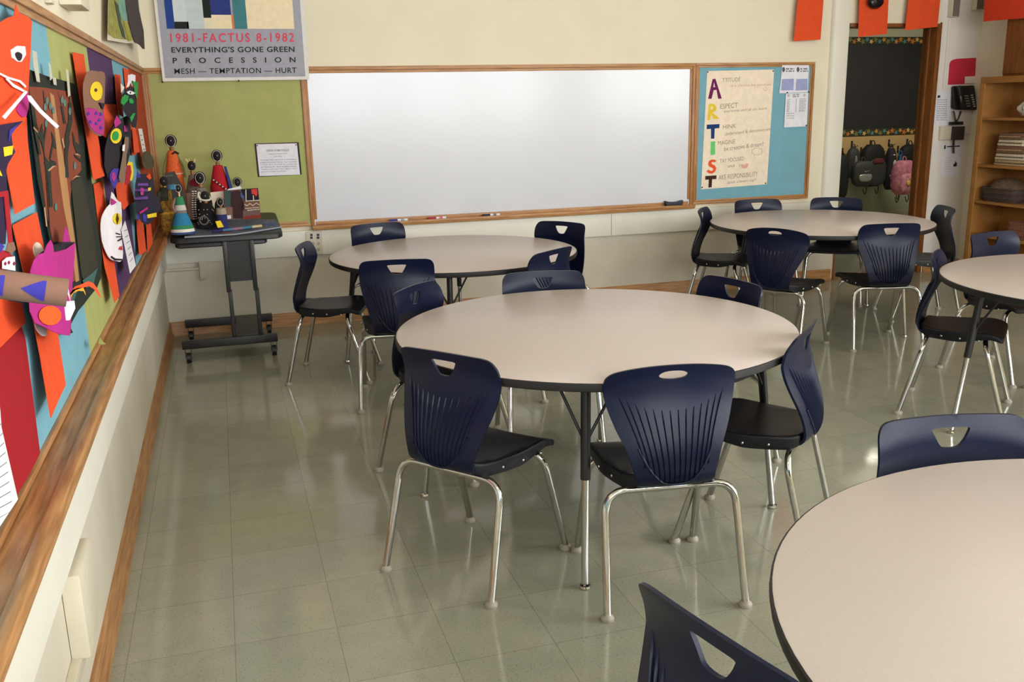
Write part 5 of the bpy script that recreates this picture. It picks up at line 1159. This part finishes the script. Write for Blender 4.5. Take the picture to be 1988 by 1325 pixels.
# ------------------------------------------------------------------ corridor wall: chalkboard, hooks and bags
yH = HY-.002; hx = lambda px, py: ony(px, py, HY)
CB = thing('chalkboard', 'black chalkboard with starry paper borders seen through the doorway', 'chalkboard')
zt, zb0 = hx(1700, 86).z, hx(1700, 250).z; z1, z0 = hx(1700, 72).z, hx(1700, 263).z
box('writing_surface', (7.4, HY-.02, zb0), (11.5, HY-.003, zt), M('chalkboard_black', (44, 43, 44), .6, var=.12, scale=4), CB)
M_BOR = M('dark_border_paper', (58, 58, 40), .8); SC = [paper(c) for c in ((222, 160, 84), (236, 196, 132), (96, 152, 158), (214, 130, 60), (128, 134, 84))]
for za, zb_ in ((zt, z1), (z0, zb0)):
    bo = box('star_border', (7.4, HY-.026, za), (11.5, HY-.02, zb_), M_BOR, CB); bm = bmesh.new(); k = 0; x = 8.3
    while x < 10.3:
        r = (zb_-za)*(.42 if k % 3 else .5); c = (x, (za+zb_)/2+.012*((k % 2)*2-1)); vs = [bm.verts.new((c[0]+(r if j % 2 == 0 else r*.45)*math.sin(PI*j/5+k), HY-.0275-.0004*(k % 2), c[1]+(r if j % 2 == 0 else r*.45)*math.cos(PI*j/5+k))) for j in range(10)]
        f = bm.faces.new(vs); f.material_index = (k*3+k//4) % 5; x += (zb_-za)*.72; k += 1
    st_ = finish(bm, 'printed_stars', SC, bo, smooth=0); st_['kind'] = 'stuff'
t = thing('coat_rail', 'tan wooden board of coat hooks below the corridor chalkboard', 'coat rail'); box('board', (7.4, HY-.018, .72), (11.5, HY, z0-.005), M('tan_board', (214, 178, 124), .6, var=.04, scale=3), t)
HK = []
for row, (zz, xs) in enumerate(((.93, [8.634+.298*k for k in range(4)]), (.84, [8.49+.298*k for k in range(4)]))):
    for x in xs:
        HK.append((x, zz)); bm = bmesh.new(); tube(bm, fillet([(x, HY-.018, zz+.05), (x, HY-.03, zz+.0), (x, HY-.07, zz-.035), (x, HY-.09, zz-.01)], .02, 4), .007, 8); tube(bm, fillet([(x, HY-.03, zz+.01), (x+.03, HY-.06, zz-.02), (x+.055, HY-.075, zz+.012)], .02, 4), .005, 8); bbox(bm, (x-.014, HY-.024, zz-.02), (x+.014, HY-.018, zz+.07)); finish(bm, 'hook', M('dark_bronze', (48, 34, 26), .5), t)
def bag(name, label, px0, px1, py0, py1, y, dp, mats, pocket=None, straps=1, flap=None, grp='bags and coats on the corridor hooks', cat='backpack', shape=2.6, taper=.85):
    a, b = ony(px0, (py0+py1)/2, y), ony(px1, (py0+py1)/2, y); zt_, zb_ = ony((px0+px1)/2, py0, y).z, ony((px0+px1)/2, py1, y).z
    cx, hw, H = (a.x+b.x)/2, abs(b.x-a.x)/2, zt_-zb_; t = thing(name, label, cat, grp, (cx, y-.07+dp*.5, zb_))
    def lump(nm, cx_, cy_, w_, d_, h_, z_, mt_, par, tp=taper):
        bm = bmesh.new(); rings = []; n = 20
        for k in range(11):
            q = k/10; s = (1-abs(2*q-1)**shape)**(1/shape) if 0 < q < 1 else .35; tw_ = 1-(1-tp)*q
            rings.append([bm.verts.new((cx_+w_*s**.6*tw_*math.copysign(abs(math.cos(u))**.7, math.cos(u)), cy_+d_*s**.7*math.copysign(abs(math.sin(u))**.7, math.sin(u)), z_+h_*q)) for u in [2*PI*j/n+.05 for j in range(n)]])
        for r0_, r1_ in zip(rings, rings[1:]):
            for j in range(n): bm.faces.new((r0_[j], r0_[(j+1) % n], r1_[(j+1) % n], r1_[j]))
        bm.faces.new(rings[0]); bm.faces.new(rings[-1]); return finish(bm, nm, mt_, par, smooth=60)
    lump('body', 0, 0, hw, dp*.5, H, 0, mats[0], t)
    if pocket: lump('pocket', pocket[4] if len(pocket) > 4 else 0, -dp*.45, hw*pocket[0], dp*.18, H*pocket[1], H*pocket[2], mats[pocket[3]], t, .95)
    bm = bmesh.new(); tube(bm, fillet([(-.03, 0, H*.97), (-.02, .01, H+.05), (.02, .01, H+.05), (.03, 0, H*.97)], .02, 4), .007, 8); finish(bm, 'hanging_loop', mats[0], t)
    for s in range(straps):
        x = hw*(.5-.9*s); bm = bmesh.new(); tube(bm, fillet([(x, 0, H*.12), (x+.01, -.02, -.06), (x-.02, -.02, -.11), (x-.035, 0, -.03)], .02, 4), .006, 6); finish(bm, 'strap', M_BLACK, t)
    return t, hw, H, lump
F_BLK = M('black_nylon', (22, 21, 22), .7, var=.2, scale=40); F_GRY = M('charcoal_nylon', (56, 58, 56), .6, var=.15, scale=30); F_SIL = M('silver_reflective_cloth', (176, 176, 176), .3, .5, var=.3, scale=60, bump=.6, bscale=90)
F_DOT = M('black_white_print', (40, 40, 48), .8, var=.1); F_PNK = M('pink_floral_cloth', (196, 120, 140), .85, var=.35, scale=22); F_BLU = M('blue_nylon', (40, 112, 146), .7); F_LIME = paper((150, 170, 80)); F_RED = M('dark_red_cloth', (96, 40, 44), .8)
bag('coat', 'black coat at the left edge of the doorway view', 1620, 1646, 302, 388, HY-.36, .16, [F_BLK], None, 0, cat='coat')
t, hw, H, lump = bag('jacket', 'grey jacket with a silver reflective panel on the corridor hooks', 1641, 1668, 288, 345, HY-.19, .12, [F_GRY], None, 0, cat='coat'); lump('reflective_panel', 0, -.06, hw*.28, .02, H*.5, H*.25, F_SIL, t, .5)
t, hw, H, lump = bag('backpack', 'large black backpack with a dark red pocket patch', 1669, 1720, 281, 362, HY-.22, .18, [F_BLK, F_GRY, F_RED], (.72, .62, .04, 1, .02), 2); lump('red_patch', .02, -.105, hw*.45, .02, H*.13, H*.55, F_RED, t)
t, hw, H, lump = bag('drawstring_bag', 'slumped grey bag with silver lower flap in front of the black backpack', 1655, 1694, 313, 362, HY-.42, .14, [F_GRY], None, 0, cat='bag', taper=1.1)
lump('silver_flap', .0, -.062, hw*.55, .02, H*.3, H*.2, F_SIL, t, 1.3)
bm = bmesh.new(); vs = [bm.verts.new((x, -.074, z)) for x, z in ((-.02, H*.62), (.0, H*.60), (.07, H*.66), (.0, H*.585), (-.03, H*.60))]; bm.faces.new(vs); finish(bm, 'swoosh_mark', K_BEAD, t, smooth=0)
t, hw, H, lump = bag('backpack', 'narrow black backpack printed with white blotches beside the pink one', 1718, 1737, 288, 368, HY-.2, .14, [F_DOT], None, 0)
bm = bmesh.new(); rnd = random.Random(9)
for k in range(12): ball(bm, (rnd.uniform(-.8, .8)*hw*.7, -.066, rnd.uniform(.12, .9)*H), rnd.uniform(.010, .018), 0, 8, .012)
finish(bm, 'white_dots', K_BEAD, t)
lump('pale_print', .02, -.062, hw*.4, .012, H*.3, H*.42, paper((222, 216, 186)), t)
bag('backpack', 'blue backpack partly hidden behind the pink floral one', 1738, 1744, 300, 372, HY-.25, .05, [F_BLU], None, 1)
t, hw, H, lump = bag('cap', 'black cap with a lime green badge on the last hook', 1746, 1788, 281, 322, HY-.2, .16, [F_BLK], None, 0, cat='cap'); bm = bmesh.new(); ring(bm, (.05, -.085, H*.38), .035, .008, axis=(0, -1, 0)); finish(bm, 'badge', F_LIME, t)
t, hw, H, lump = bag('backpack', 'pink floral backpack at the right of the doorway view', 1735, 1778, 312, 378, HY-.46, .2, [F_PNK, M('pink_pocket_cloth', (206, 136, 150), .85, var=.4, scale=30), paper((226, 196, 110))], (.68, .55, .08, 1), 2, taper=.95)
for x, z, m_ in ((.03, .42, 2), (-.02, .3, 2), (.05, .28, 2)): lump('printed_flower', x, -.135, .03, .012, .06, H*z, paper((226, 196, 110)), t)
